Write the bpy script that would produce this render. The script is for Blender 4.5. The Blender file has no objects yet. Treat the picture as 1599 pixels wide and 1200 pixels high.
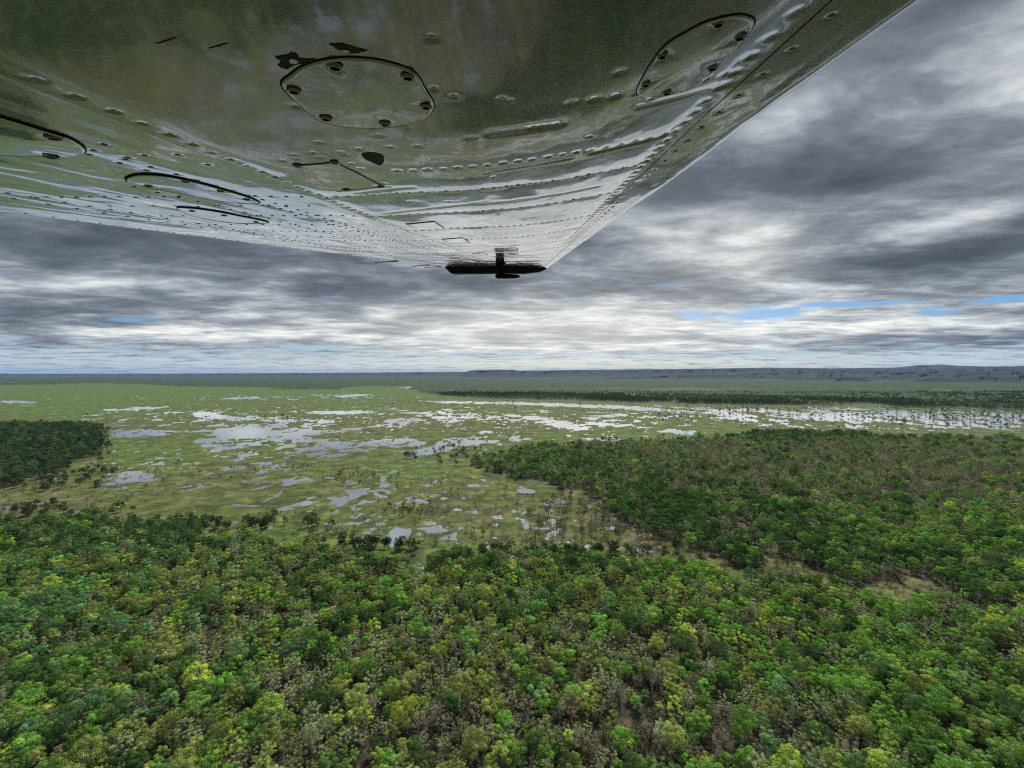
import bpy, bmesh, math, random
import numpy as np
from mathutils import Vector, Matrix

random.seed(7)
RNG = np.random.default_rng(11)
scene = bpy.context.scene
COL = scene.collection
R = math.radians

# ------------------------------------------------------------------ camera
F = 711.0                     # focal length in photo pixels (1599 wide)
CX, CY = 799.5, 600.0
HOR = 583.0                   # row of the true horizon
PITCH = math.atan((CY - HOR) / F)
CAM_Z = 120.0
cam_d = bpy.data.cameras.new("camera")
cam_d.sensor_width = 36.0
cam_d.lens = 36.0 * F / 1599.0
cam_d.clip_start = 0.02
cam_d.clip_end = 300000.0
cam = bpy.data.objects.new("camera", cam_d)
cam.location = (0, 0, CAM_Z)
cam.rotation_euler = (math.pi / 2 - PITCH, 0, 0)
COL.objects.link(cam)
scene.camera = cam

# ------------------------------------------------------------------ render / exposure
scene.view_settings.view_transform = 'Standard'
scene.view_settings.look = 'None'
scene.view_settings.gamma = 1.0
scene.view_settings.exposure = 0.40
scene.render.engine = 'CYCLES'
scene.cycles.max_bounces = 6
scene.cycles.diffuse_bounces = 3
scene.cycles.glossy_bounces = 3
scene.cycles.transmission_bounces = 2
scene.cycles.volume_bounces = 0
scene.cycles.transparent_max_bounces = 6
scene.cycles.use_denoising = False
scene.cycles.filter_width = 1.15
scene.cycles.sample_clamp_indirect = 4.0
scene.cycles.sample_clamp_direct = 12.0
scene.cycles.use_adaptive_sampling = True
scene.cycles.adaptive_threshold = 0.01


# ------------------------------------------------------------------ node helpers
class NT:
    """small helper to write node graphs as expressions"""
    def __init__(self, tree):
        self.t = tree

    def new(self, kind, **kw):
        n = self.t.nodes.new(kind)
        for k, v in kw.items():
            setattr(n, k, v)
        return n

    def put(self, sock, v):
        if isinstance(v, bpy.types.NodeSocket):
            self.t.links.new(v, sock)
        elif v is not None:
            if hasattr(sock.default_value, '__len__') and not hasattr(v, '__len__'):
                v = (v,) * len(sock.default_value)
            sock.default_value = v

    def m(self, op, a, b=None, c=None, clamp=False):
        n = self.new('ShaderNodeMath', operation=op, use_clamp=clamp)
        self.put(n.inputs[0], a)
        if b is not None:
            self.put(n.inputs[1], b)
        if c is not None:
            self.put(n.inputs[2], c)
        return n.outputs[0]

    def vm(self, op, a, b=None, scale=None):
        n = self.new('ShaderNodeVectorMath', operation=op)
        self.put(n.inputs[0], a)
        if b is not None:
            self.put(n.inputs[1], b)
        if scale is not None:
            self.put(n.inputs['Scale'], scale)
        return n.outputs['Value'] if op in ('LENGTH', 'DOT_PRODUCT') else n.outputs[0]

    def noise(self, vec, scale, detail=4, rough=.55, dist=0.0, lac=2.0):
        n = self.new('ShaderNodeTexNoise')
        self.put(n.inputs['Vector'], vec)
        n.inputs['Scale'].default_value = scale
        n.inputs['Detail'].default_value = detail
        n.inputs['Roughness'].default_value = rough
        n.inputs['Lacunarity'].default_value = lac
        n.inputs['Distortion'].default_value = dist
        return n.outputs[0]

    def ramp(self, fac, stops, interp='LINEAR'):
        n = self.new('ShaderNodeValToRGB')
        cr = n.color_ramp
        cr.interpolation = interp
        while len(cr.elements) < len(stops):
            cr.elements.new(0.5)
        for e, (p, c) in zip(cr.elements, stops):
            e.position = p
            e.color = (c, c, c, 1) if not hasattr(c, '__len__') else (*c, 1)
        self.put(n.inputs[0], fac)
        return n.outputs[0]

    def mix(self, fac, a, b, blend='MIX'):
        n = self.new('ShaderNodeMix', data_type='RGBA', blend_type=blend)
        self.put(n.inputs[0], fac)
        for s, v in ((n.inputs[6], a), (n.inputs[7], b)):
            if isinstance(v, tuple) and len(v) == 3:
                v = (*v, 1)
            self.put(s, v)
        return n.outputs[2]

    def maprange(self, v, a, b, c=0.0, d=1.0, smooth=True):
        n = self.new('ShaderNodeMapRange')
        n.interpolation_type = 'SMOOTHSTEP' if smooth else 'LINEAR'
        for i, x in enumerate((v, a, b, c, d)):
            self.put(n.inputs[i], x)
        return n.outputs[0]


def new_mat(name):
    m = bpy.data.materials.new(name)
    m.use_nodes = True
    m.node_tree.nodes.clear()
    nt = NT(m.node_tree)
    out = nt.new('ShaderNodeOutputMaterial')
    return m, nt, out


# ------------------------------------------------------------------ world: Nishita sky behind a broken cloud deck
SUN_EL, SUN_AZ = 52.0, 18.0        # degrees; azimuth measured from +Y towards +X
world = bpy.data.worlds.new("World")
scene.world = world
world.use_nodes = True
world.node_tree.nodes.clear()
W = NT(world.node_tree)
wout = W.new('ShaderNodeOutputWorld')
sky = W.new('ShaderNodeTexSky')
sky.sky_type = 'NISHITA'
sky.sun_disc = False
sky.sun_elevation = R(SUN_EL)
sky.sun_rotation = R(SUN_AZ)
sky.air_density = 1.0
sky.dust_density = 1.2
sky.ozone_density = 1.6
tc = W.new('ShaderNodeTexCoord')
d = W.vm('NORMALIZE', tc.outputs['Generated'])
sep = W.new('ShaderNodeSeparateXYZ')
W.put(sep.inputs[0], d)
dx, dy, dz = sep.outputs
zc = W.m('MAXIMUM', dz, 0.0)
den = W.m('ADD', zc, 0.075)
comb = W.new('ShaderNodeCombineXYZ')
W.put(comb.inputs[0], W.m('MULTIPLY', W.m('DIVIDE', dx, den), 0.72))
W.put(comb.inputs[1], W.m('DIVIDE', dy, den))
P = comb.outputs[0]
# direction helpers: tangent-plane coordinates as seen looking north (+Y), valid in the front half
ysafe = W.m('MAXIMUM', dy, 0.08)
az = W.m('DIVIDE', dx, ysafe)
el = W.m('DIVIDE', dz, ysafe)


def blob(px, py, rx, ry, rot=0.0):
    """soft elliptical region of the sky around a bearing and height"""
    a0, e0 = (px - CX) / F, (HOR - py) / F
    da = W.m('SUBTRACT', az, a0)
    de = W.m('SUBTRACT', el, e0)
    c, s = math.cos(rot), math.sin(rot)
    u = W.m('MULTIPLY', W.m('MULTIPLY_ADD', da, c, W.m('MULTIPLY', de, s)), F / rx)
    v = W.m('MULTIPLY', W.m('MULTIPLY_ADD', de, c, W.m('MULTIPLY', da, -s)), F / ry)
    r2 = W.m('ADD', W.m('MULTIPLY', u, u), W.m('MULTIPLY', v, v))
    return W.m('POWER', 2.718, W.m('MULTIPLY', r2, -1.0))


def total(items):
    acc = None
    for w, b in items:
        acc = W.m('MULTIPLY', b, w) if acc is None else W.m('MULTIPLY_ADD', b, w, acc)
    return acc


n_big = W.noise(P, 0.60, 6, .58, .25)
n_mid = W.noise(W.vm('ADD', P, (7.3, 2.1, 0)), 1.7, 7, .60, .35)
n_fine = W.noise(W.vm('ADD', P, (1.3, 9.1, 0)), 4.6, 6, .62, .2)
# brightness of the cloud base
tone = W.m('MULTIPLY_ADD', n_big, 1.15, W.m('MULTIPLY_ADD', n_mid, 1.35, W.m('MULTIPLY', n_fine, 0.62)))
tone = W.m('SUBTRACT', tone, 1.04)
shape = total([
    (+.34, blob(1150, 395, 150, 70)), (+.34, blob(1480, 350, 190, 20, .22)), (+.22, blob(1599, 130, 120, 150)),
    (+.18, blob(1240, 190, 130, 45, .5)), (-.34, blob(1230, 290, 260, 55, .12)), (-.26, blob(1420, 60, 200, 60, .5)),
    (-.30, blob(1200, 420, 140, 28, .1)), (-.26, blob(1500, 400, 160, 26, .1)),
    (-.22, blob(980, 455, 120, 12, .05)), (+.22, blob(880, 500, 300, 34)), (+.20, blob(850, 545, 420, 20)),
    (-.30, blob(170, 375, 420, 40, -.1)), (-.24, blob(620, 455, 240, 26)), (+.20, blob(330, 440, 240, 14)),
    (+.16, blob(60, 440, 120, 12)), (-.16, blob(150, 480, 220, 16)), (-.22, blob(820, 525, 130, 12)),
    (+.22, blob(350, 520, 300, 14)), (-.14, blob(1350, 470, 200, 10)), (+.20, blob(1350, 500, 300, 26)),
])
tone = W.m('ADD', tone, shape)
cloud_col = W.ramp(tone, [(0.0, (.062, .076, .092)), (.28, (.105, .125, .150)), (.48, (.190, .218, .252)),
                          (.66, (.36, .39, .42)), (.84, (.60, .63, .63)), (1.0, (.84, .83, .78))])
# gaps of blue
gap = total([
    (+.60, blob(1200, 490, 80, 15, .12)), (+.60, blob(1455, 488, 40, 8)), (+.55, blob(1365, 474, 90, 4, .03)),
    (+.62, blob(1570, 466, 60, 7, .1)), (+.50, blob(1080, 492, 30, 7)), (+.50, blob(215, 500, 60, 6)),
    (+.25, blob(940, 443, 30, 5)), (+.40, blob(490, 543, 70, 5)),
])
wisps = W.noise(W.vm('ADD', P, (3.3, 4.1, 0)), 3.0, 7, .6, .3)
clear_low = W.maprange(dz, 0.020, 0.072, 1.0, 0.0)
thick = W.m('ADD', W.m('MULTIPLY', W.m('SUBTRACT', wisps, .5), 1.9), W.m('SUBTRACT', .78, W.m('MULTIPLY', gap, 1.35)))
thick = W.m('SUBTRACT', thick, W.m('MULTIPLY', clear_low, .62))
thick = W.m('ADD', thick, W.m('MULTIPLY', W.maprange(dz, .17, .26), .55))
cover = W.maprange(thick, .04, .62)
# brighter deck overhead and behind the photographer, added unseen to light the trees
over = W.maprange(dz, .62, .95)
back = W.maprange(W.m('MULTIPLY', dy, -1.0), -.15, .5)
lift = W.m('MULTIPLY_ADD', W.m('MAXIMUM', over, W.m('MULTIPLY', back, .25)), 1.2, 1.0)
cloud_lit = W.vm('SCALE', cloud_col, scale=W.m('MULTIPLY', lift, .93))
low_air = W.mix(W.maprange(dz, .0, .075), (.56, .64, .64), (.28, .43, .55))
warm = blob(900, 572, 420, 12)
low_air = W.mix(W.m('MULTIPLY', warm, .75), low_air, (.90, .84, .62))
skyc = W.vm('MULTIPLY', W.vm('SCALE', sky.outputs[0], scale=0.066), (.44, .74, 1.12))
skyc = W.mix(W.maprange(dz, .03, .10, .82, .0), skyc, low_air)
glow = W.m('MULTIPLY', W.m('ADD', blob(870, 520, 330, 50), W.m('MULTIPLY', blob(1130, 395, 140, 60), .5)), .30)
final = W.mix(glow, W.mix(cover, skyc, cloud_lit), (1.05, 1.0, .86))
bg = W.new('ShaderNodeBackground')
W.put(bg.inputs[0], final)
bg.inputs[1].default_value = 1.0
W.put(wout.inputs[0], bg.outputs[0])
world.cycles.sampling_method = 'MANUAL'
world.cycles.sample_map_resolution = 1024

# ------------------------------------------------------------------ sun behind thin cloud
sun_d = bpy.data.lights.new("sun", 'SUN')
sun_d.energy = 5.0
sun_d.angle = R(5.0)
sun_d.color = (1.0, .95, .86)
sun = bpy.data.objects.new("sun", sun_d)
sv = Vector((math.sin(R(SUN_AZ)) * math.cos(R(SUN_EL)), math.cos(R(SUN_AZ)) * math.cos(R(SUN_EL)), math.sin(R(SUN_EL))))
sun.rotation_euler = (-sv).to_track_quat('-Z', 'Y').to_euler()
sun.location = sv * 500
COL.objects.link(sun)


# ------------------------------------------------------------------ generic helpers
def tag(o, label=None, cat=None, group=None, kind=None):
    if label:
        o['label'] = label
    if cat:
        o['category'] = cat
    if group:
        o['group'] = group
    if kind:
        o['kind'] = kind
    return o


def mesh_np(name, co, faces, mat=None, smooth=False):
    """faces: (n,3) or (n,4) int array"""
    me = bpy.data.meshes.new(name)
    co = np.asarray(co, dtype=np.float32)
    faces = np.asarray(faces, dtype=np.int32)
    n, k = faces.shape
    me.vertices.add(len(co))
    me.vertices.foreach_set('co', co.ravel())
    me.loops.add(n * k)
    me.loops.foreach_set('vertex_index', faces.ravel())
    me.polygons.add(n)
    me.polygons.foreach_set('loop_start', np.arange(0, n * k, k, dtype=np.int32))
    me.polygons.foreach_set('loop_total', np.full(n, k, dtype=np.int32))
    if smooth:
        me.polygons.foreach_set('use_smooth', np.ones(n, dtype=bool))
    me.update(calc_edges=True)
    me.validate()
    if mat:
        me.materials.append(mat)
    return me


def link(name, me, parent=None, loc=None):
    o = bpy.data.objects.new(name, me)
    if loc is not None:
        o.location = loc
    COL.objects.link(o)
    if parent:
        o.parent = parent
    return o


def add_attr(me, name, arr, kind='FLOAT'):
    a = me.attributes.new(name, kind, 'POINT')
    if kind == 'FLOAT':
        a.data.foreach_set('value', np.asarray(arr, np.float32))
    elif kind == 'INT':
        a.data.foreach_set('value', np.asarray(arr, np.int32))
    elif kind == 'FLOAT_VECTOR':
        a.data.foreach_set('vector', np.asarray(arr, np.float32).ravel())
    elif kind == 'FLOAT_COLOR':
        a.data.foreach_set('color', np.asarray(arr, np.float32).ravel())


def grid_faces(nr, nc, wrap=False):
    i = np.arange(nr - 1)[:, None]
    j = np.arange(nc if wrap else nc - 1)[None, :]
    j2 = (j + 1) % nc
    a = i * nc + j
    b = i * nc + j2
    c = (i + 1) * nc + j2
    e = (i + 1) * nc + j
    return np.stack([a + 0 * j, b + 0 * i, c, e], -1).reshape(-1, 4)


_LAT = RNG.random((256, 256)).astype(np.float32)


def vnoise(x, y):
    x = np.asarray(x, np.float64)
    y = np.asarray(y, np.float64)
    xi = np.floor(x).astype(np.int64)
    yi = np.floor(y).astype(np.int64)
    fx = x - xi
    fy = y - yi
    fx = fx * fx * (3 - 2 * fx)
    fy = fy * fy * (3 - 2 * fy)
    g = lambda a, b: _LAT[a & 255, b & 255]
    return ((g(xi, yi) * (1 - fx) + g(xi + 1, yi) * fx) * (1 - fy)
            + (g(xi, yi + 1) * (1 - fx) + g(xi + 1, yi + 1) * fx) * fy)


def fbm(x, y, octv=4, gain=.5):
    s = 0
    a = 1.0
    tot = 0
    for k in range(octv):
        s = s + a * vnoise(x * 2 ** k + 17.3 * k, y * 2 ** k + 5.1 * k)
        tot += a
        a *= gain
    return s / tot


def sstep(x, a, b):
    t = np.clip((x - a) / (b - a), 0, 1)
    return t * t * (3 - 2 * t)


cp, sp = math.cos(PITCH), math.sin(PITCH)


def survey(px, py):
    """ground position (x, y) of a feature read off the photograph"""
    px = np.asarray(px, float)
    py = np.asarray(py, float)
    a = (px - CX) / F
    b = (CY - py) / F
    dyw = cp + b * sp
    dzw = -sp + b * cp
    t = -CAM_Z / dzw
    return a * t, dyw * t


def bearing(x, y, z=0.0):
    """inverse of survey()"""
    rz = z - CAM_Z
    yy = np.maximum(y, 1.0)
    dep = yy * cp - rz * sp
    u = yy * sp + rz * cp
    return CX + F * x / dep, CY - F * u / dep


def in_poly(x, y, poly):
    poly = np.asarray(poly, float)
    inside = np.zeros(np.shape(x), bool)
    n = len(poly)
    for i in range(n):
        x1, y1 = poly[i]
        x2, y2 = poly[(i + 1) % n]
        if y1 == y2:
            continue
        cond = ((y1 > y) != (y2 > y))
        xi = (x2 - x1) * (y - y1) / (y2 - y1) + x1
        inside ^= cond & (x < xi)
    return inside


def zone(px, py, items, base=0.0):
    s = np.full(np.shape(px), base, float)
    for (cx, cy, rx, ry, w) in items:
        s += w * np.exp(-((px - cx) / rx) ** 2 - ((py - cy) / ry) ** 2)
    return s


# ------------------------------------------------------------------ land-use map (surveyed outlines)
FOREST_NEAR = [(-2600, 845), (-400, 830), (0, 822), (60, 818), (140, 816), (200, 824), (260, 826), (320, 834), (400, 845),
               (440, 860), (520, 868), (618, 880), (634, 908), (662, 906), (672, 886), (760, 880), (850, 884), (960, 878),
               (1060, 892), (1130, 904), (1200, 900), (1250, 905), (1290, 912), (1330, 932), (1400, 952), (1480, 948), (1530, 950), (1560, 955), (1600, 962),
               (1700, 985), (4000, 1100), (4000, 4000), (-2600, 4000)]
FOREST_RIGHT = [(732, 726), (770, 742), (830, 748), (890, 756), (930, 778), (965, 812), (1010, 828), (1060, 850),
                (1100, 872), (1180, 876), (1250, 886), (1290, 896), (1350, 902), (1420, 912), (1500, 930), (1560, 946),
                (1620, 960), (4000, 1060), (4000, 700), (1599, 688), (1400, 686), (1310, 682), (1240, 672), (1180, 674),
                (1176, 685), (1040, 694), (900, 694), (840, 697), (780, 713)]
FOREST_LEFT = [(-3000, 664), (0, 664), (60, 661), (130, 665), (160, 674), (158, 692), (132, 716), (90, 738), (40, 753),
               (0, 758), (-400, 790), (-3000, 900)]
FOREST_FAR = [(-6000, 583.2), (-6000, 598), (0, 597), (200, 599), (280, 604), (470, 606.5), (560, 603), (640, 603), (660, 609),
              (655, 613), (700, 619), (760, 623), (880, 625), (960, 628), (1060, 631), (1180, 633), (1300, 634),
              (1350, 630), (1410, 636), (1500, 638), (1599, 643), (6000, 700), (6000, 583.2)]
WATERS = [
    [(655, 626.5), (700, 627), (800, 628), (880, 630), (960, 633.5), (1030, 637), (1060, 642), (990, 641), (970, 639.5), (900, 636), (800, 632), (700, 630)],
    [(298, 646), (312, 642.5), (330, 644), (352, 649), (380, 652), (455, 650), (430, 654), (385, 657), (340, 656), (310, 653)],
    [(160, 673), (200, 670.5), (285, 671.5), (298, 675), (262, 679), (225, 683), (188, 683), (170, 678)],
    [(785, 647), (830, 649.5), (868, 655), (912, 663), (922, 671), (905, 673), (868, 668), (845, 660), (820, 654), (787, 650)],
    [(636, 716), (655, 703), (680, 694), (735, 688), (778, 688), (775, 692), (728, 699), (690, 709), (655, 713), (640, 719)],
    [(470, 706), (500, 692), (545, 688), (585, 692), (560, 697), (520, 703), (490, 712)],
    [(560, 690), (620, 686), (672, 690), (650, 697), (600, 700)],
    [(1015, 672), (1050, 670), (1094, 675), (1086, 679), (1050, 680), (1022, 675)],
    [(785, 684), (822, 684), (824, 689), (795, 690)],
    [(905, 685), (950, 682), (975, 686), (950, 689), (910, 689)],
    [(432, 757), (450, 748), (484, 742), (489, 748), (470, 756), (445, 761)],
    [(530, 788), (535, 775), (545, 772), (543, 784)],
    [(582, 768), (598, 767), (600, 774), (586, 774)],
    [(372, 793), (395, 790), (420, 790), (400, 796)],
    [(355, 669), (400, 661), (462, 659), (440, 668), (400, 674), (385, 684), (350, 692), (305, 690), (320, 684)],
    [(425, 680), (470, 672), (500, 680), (470, 684), (430, 688)],
    [(320, 702), (350, 700), (340, 708), (320, 708)], [(350, 716), (400, 704), (398, 712), (370, 720)],
    [(345, 730), (392, 728), (360, 736)], [(385, 722), (440, 722), (430, 732), (405, 730)],
    [(0, 626), (58, 627.5), (58, 630), (0, 629)], [(160, 640), (235, 636), (270, 634.5), (235, 640), (162, 642)],
    [(345, 622), (400, 620), (400, 623), (345, 624)], [(520, 618), (570, 615.5), (578, 618), (530, 621)],
    [(480, 643), (560, 641), (596, 644), (560, 647), (500, 647)],
    [(600, 842), (612, 828), (640, 826), (634, 846), (622, 858)], [(648, 826), (690, 822), (692, 834), (655, 836)],
    [(800, 812), (812, 810), (822, 828), (812, 832)], [(826, 826), (856, 828), (856, 832), (828, 832)],
    [(846, 840), (868, 836), (872, 844), (850, 848)], [(988, 852), (1006, 850), (1022, 854), (1010, 860), (992, 858)],
    [(968, 790), (990, 788), (988, 796), (972, 800)], [(700, 799), (740, 797), (736, 802), (704, 803)],
    [(772, 804), (790, 802), (788, 808), (774, 809)], [(718, 757), (765, 757), (762, 761), (722, 761)],
    [(636, 896), (650, 880), (664, 880), (668, 892), (655, 900)],
    [(1398, 918), (1412, 916), (1436, 926), (1430, 932), (1408, 928)],
    [(560, 842), (582, 838), (584, 846), (566, 848)], [(676, 842), (706, 838), (704, 846), (680, 848)],
    [(600, 604.5), (700, 603.8), (760, 603), (830, 602.5), (835, 604), (760, 606), (700, 606.5), (620, 606)],
    [(1145, 662), (1250, 664), (1380, 668), (1480, 670), (1470, 672), (1330, 670), (1200, 667)],
    [(1330, 655), (1450, 653), (1590, 655), (1700, 662), (1600, 668), (1450, 666), (1360, 660)],
]
WET = [  # soft regions where the marsh is patchy with open water
    (390, 676, 110, 22, .13), (420, 702, 120, 26, .13), (560, 660, 150, 11, .12), (600, 692, 130, 14, .07), (210, 738, 60, 24, .17),
    (720, 694, 90, 10, .10), (480, 740, 160, 20, .05), (650, 835, 90, 24, .03), (820, 820, 120, 30, .05), (960, 662, 60, 8, .16),
    (700, 655, 90, 8, .09), (860, 650, 150, 8, .12), (1120, 642, 130, 9, .14), (1250, 650, 160, 11, .17), (1420, 650, 190, 16, .20),
    (1600, 652, 200, 18, .22), (1060, 655, 90, 8, .08), (430, 620, 140, 4, .13), (560, 618, 60, 4, .12), (340, 655, 160, 7, .06),
    (980, 690, 60, 5, .08), (1060, 683, 50, 5, .10), (1000, 800, 60, 20, .07), (60, 690, 200, 14, -.2), (100, 625, 160, 5, .04),
    (520, 800, 130, 26, .05), (560, 770, 120, 20, .04), (700, 605, 160, 3, .06), (640, 645, 120, 5, .08), (1250, 690, 200, 6, -.4),
    (1180, 678, 100, 7, -.25), (620, 725, 160, 8, -.05), (900, 730, 80, 12, -.06),
]


def water_field(x, y):
    """>0 = open water, <0 = land"""
    px, py = bearing(x, y)
    front = (y > 40)
    wx = (fbm(x / 26, y / 26, 3) - .5)
    wy = (fbm(x / 26 + 40, y / 26 + 9, 3) - .5)
    k = np.clip((py - HOR) / 120, .05, 2.5)
    qx = px + wx * 30 * np.sqrt(k)
    qy = py + wy * 12 * k
    hard = np.zeros(np.shape(x), bool)
    for p in WATERS:
        xs = [q[0] for q in p]
        ys = [q[1] for q in p]
        sel = (qx > min(xs)) & (qx < max(xs)) & (qy > min(ys)) & (qy < max(ys))
        if sel.any():
            hard[sel] |= in_poly(qx[sel], qy[sel], p)
    n = fbm(x / 50, y / 58, 5, .60)
    w = zone(px, py, WET)
    far = sstep(py, 640, 600)
    w = w - .06 * far
    w = w - .5 * sstep(py, 850, 930)
    n2 = fbm(x / 17 + 5, y / 20 + 3, 4, .55)
    n3 = fbm(x / 6.5 + 15, y / 8 + 13, 3, .6)
    near = sstep(py, 680, 780)
    f = n * (.62 - .25 * near) + n2 * (.28 + .10 * near) + n3 * (.10 + .15 * near) + w - .648 + .012 * near
    marsh = np.clip(zone(px, py, [(560, 720, 420, 70, 1.), (800, 820, 200, 40, .9), (560, 660, 420, 20, .8)]), 0, 1)
    f = np.maximum(f, (fbm(x / 11 + 31, y / 14 + 3, 4, .55) - .735 + .045 * marsh - .08 * sstep(py, 645, 615)))
    f = np.where(hard, np.where(py < 650, np.maximum(f, .05 + .05 * (n2 - .3)), np.maximum(f, .016 + .16 * (n2 - .36))), f)
    # reeds break up the open water
    reed = fbm(x / 9, y / 16, 3)
    flood = np.clip(zone(px, py, [(1400, 650, 260, 16, 1.), (1150, 642, 130, 10, .8), (1650, 655, 200, 20, 1.)]), 0, 1)
    f = f - flood * .22 * sstep(fbm(x / 34 + 2, y / 90 + 7, 5, .65), .47, .66)
    f = f - np.where(hard, np.where(py < 650, .01, .06), .10) * sstep(reed, .52, .75)
    f = np.where(front, f, -.3)
    return f


def forest_kind(x, y):
    """0 open, 1 near, 2 right, 3 left, 4 far"""
    px, py = bearing(x, y)
    wob = (fbm(x / 26 + 3, y / 26, 5, .62) - .5)
    k = np.clip((py - HOR) / 120, .05, 2.5)
    qx = px + wob * 60 * np.sqrt(k)
    qy = py + (fbm(x / 24 + 70, y / 24 + 7, 5, .62) - .5) * 26 * k
    out = np.zeros(np.shape(x), int)
    for i, p in enumerate((FOREST_NEAR, FOREST_RIGHT, FOREST_LEFT, FOREST_FAR)):
        out = np.where(in_poly(qx, qy if i != 3 else py + (qy - py) * .25, p), i + 1, out)
    out = np.where((out == 0) & (py < 609) & (fbm(x / 900 + 3, y / 1500 + 1, 4) > .50 + .012 * (py - 600)), 4, out)
    out = np.where((out == 4) & (py > 606) & (fbm(x / 130 + 2, y / 260 + 4, 4) > .66), 0, out)
    out = np.where(y < 60, 1, out)
    return out


# ------------------------------------------------------------------ materials for land
def haze_free_bump(nt, height, strength, dist):
    b = nt.new('ShaderNodeBump')
    b.inputs['Strength'].default_value = strength
    b.inputs['Distance'].default_value = dist
    nt.put(b.inputs['Height'], height)
    return b.outputs[0]


def ground_material():
    m, nt, out = new_mat("marsh_grass")
    at = nt.new('ShaderNodeAttribute', attribute_name='land')      # r: lushness, g: bareness, b: forest floor
    s = nt.new('ShaderNodeSeparateColor')
    nt.put(s.inputs[0], at.outputs['Color'])
    lush, bare, forest = s.outputs
    geo = nt.new('ShaderNodeNewGeometry')
    pos = geo.outputs['Position']
    n1 = nt.noise(pos, .9, 5, .65)
    n2 = nt.noise(pos, .055, 9, .70, .3)
    n3 = nt.noise(nt.vm('ADD', pos, (50, 20, 0)), .028, 5, .6, .8)
    grass = nt.ramp(n2, [(.32, (.018, .030, .009)), (.45, (.048, .068, .015)), (.55, (.085, .104, .022)), (.68, (.18, .168, .062))])
    green = nt.ramp(n2, [(.32, (.018, .046, .008)), (.5, (.056, .118, .014)), (.68, (.125, .195, .028))])
    c = nt.mix(nt.m('MULTIPLY', lush, nt.maprange(n3, .35, .6, .35, 1.0)), grass, green)
    brown = nt.ramp(n2, [(.3, (.050, .040, .026)), (.5, (.105, .082, .050)), (.72, (.17, .145, .10))])
    c = nt.mix(nt.m('MULTIPLY', bare, nt.maprange(n3, .38, .62)), c, brown)
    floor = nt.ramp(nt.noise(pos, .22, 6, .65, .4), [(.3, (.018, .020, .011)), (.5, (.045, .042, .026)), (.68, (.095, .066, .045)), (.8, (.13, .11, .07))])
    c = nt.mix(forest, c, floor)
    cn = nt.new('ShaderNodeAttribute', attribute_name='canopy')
    wood = nt.ramp(nt.noise(pos, .012, 6, .7), [(.35, (.008, .020, .006)), (.55, (.022, .048, .012)), (.7, (.060, .100, .022))])  # dark tones carry the shade among far crowns in the colour
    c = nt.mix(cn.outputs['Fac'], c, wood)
    sedge = nt.noise(nt.vm('ADD', pos, (9, 80, 0)), .026, 9, .72, .5)
    c = nt.mix(nt.m('MULTIPLY', nt.maprange(sedge, .50, .60), nt.m('SUBTRACT', .75, nt.m('MULTIPLY', lush, .3))), c, (.030, .036, .014))
    c = nt.mix(nt.maprange(n1, .3, .72, .0, .55), c, nt.vm('SCALE', c, scale=.35))
    c = nt.mix(nt.maprange(nt.noise(pos, .35, 3, .6), .58, .70, 0, .5), c, nt.vm('SCALE', c, scale=1.6))
    b = nt.new('ShaderNodeBsdfPrincipled')
    nt.put(b.inputs['Base Color'], c)
    b.inputs['Roughness'].default_value = .95
    b.inputs['Specular IOR Level'].default_value = .15
    nt.put(b.inputs['Normal'], haze_free_bump(nt, nt.noise(pos, 2.2, 5, .7), .6, .25))
    nt.put(out.inputs[0], b.outputs[0])
    return m


def water_material():
    m, nt, out = new_mat("marsh_water")
    geo = nt.new('ShaderNodeNewGeometry')
    pos = geo.outputs['Position']
    b = nt.new('ShaderNodeBsdfPrincipled')
    b.inputs['Base Color'].default_value = (.74, .77, .77, 1)
    b.inputs['Metallic'].default_value = .88
    b.inputs['Roughness'].default_value = .05
    b.inputs['IOR'].default_value = 1.333
    b.inputs['Specular IOR Level'].default_value = .9
    nt.put(b.inputs['Normal'], haze_free_bump(nt, nt.noise(pos, .5, 3, .5), .12, .15))
    nt.put(out.inputs[0], b.outputs[0])
    return m


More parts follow.
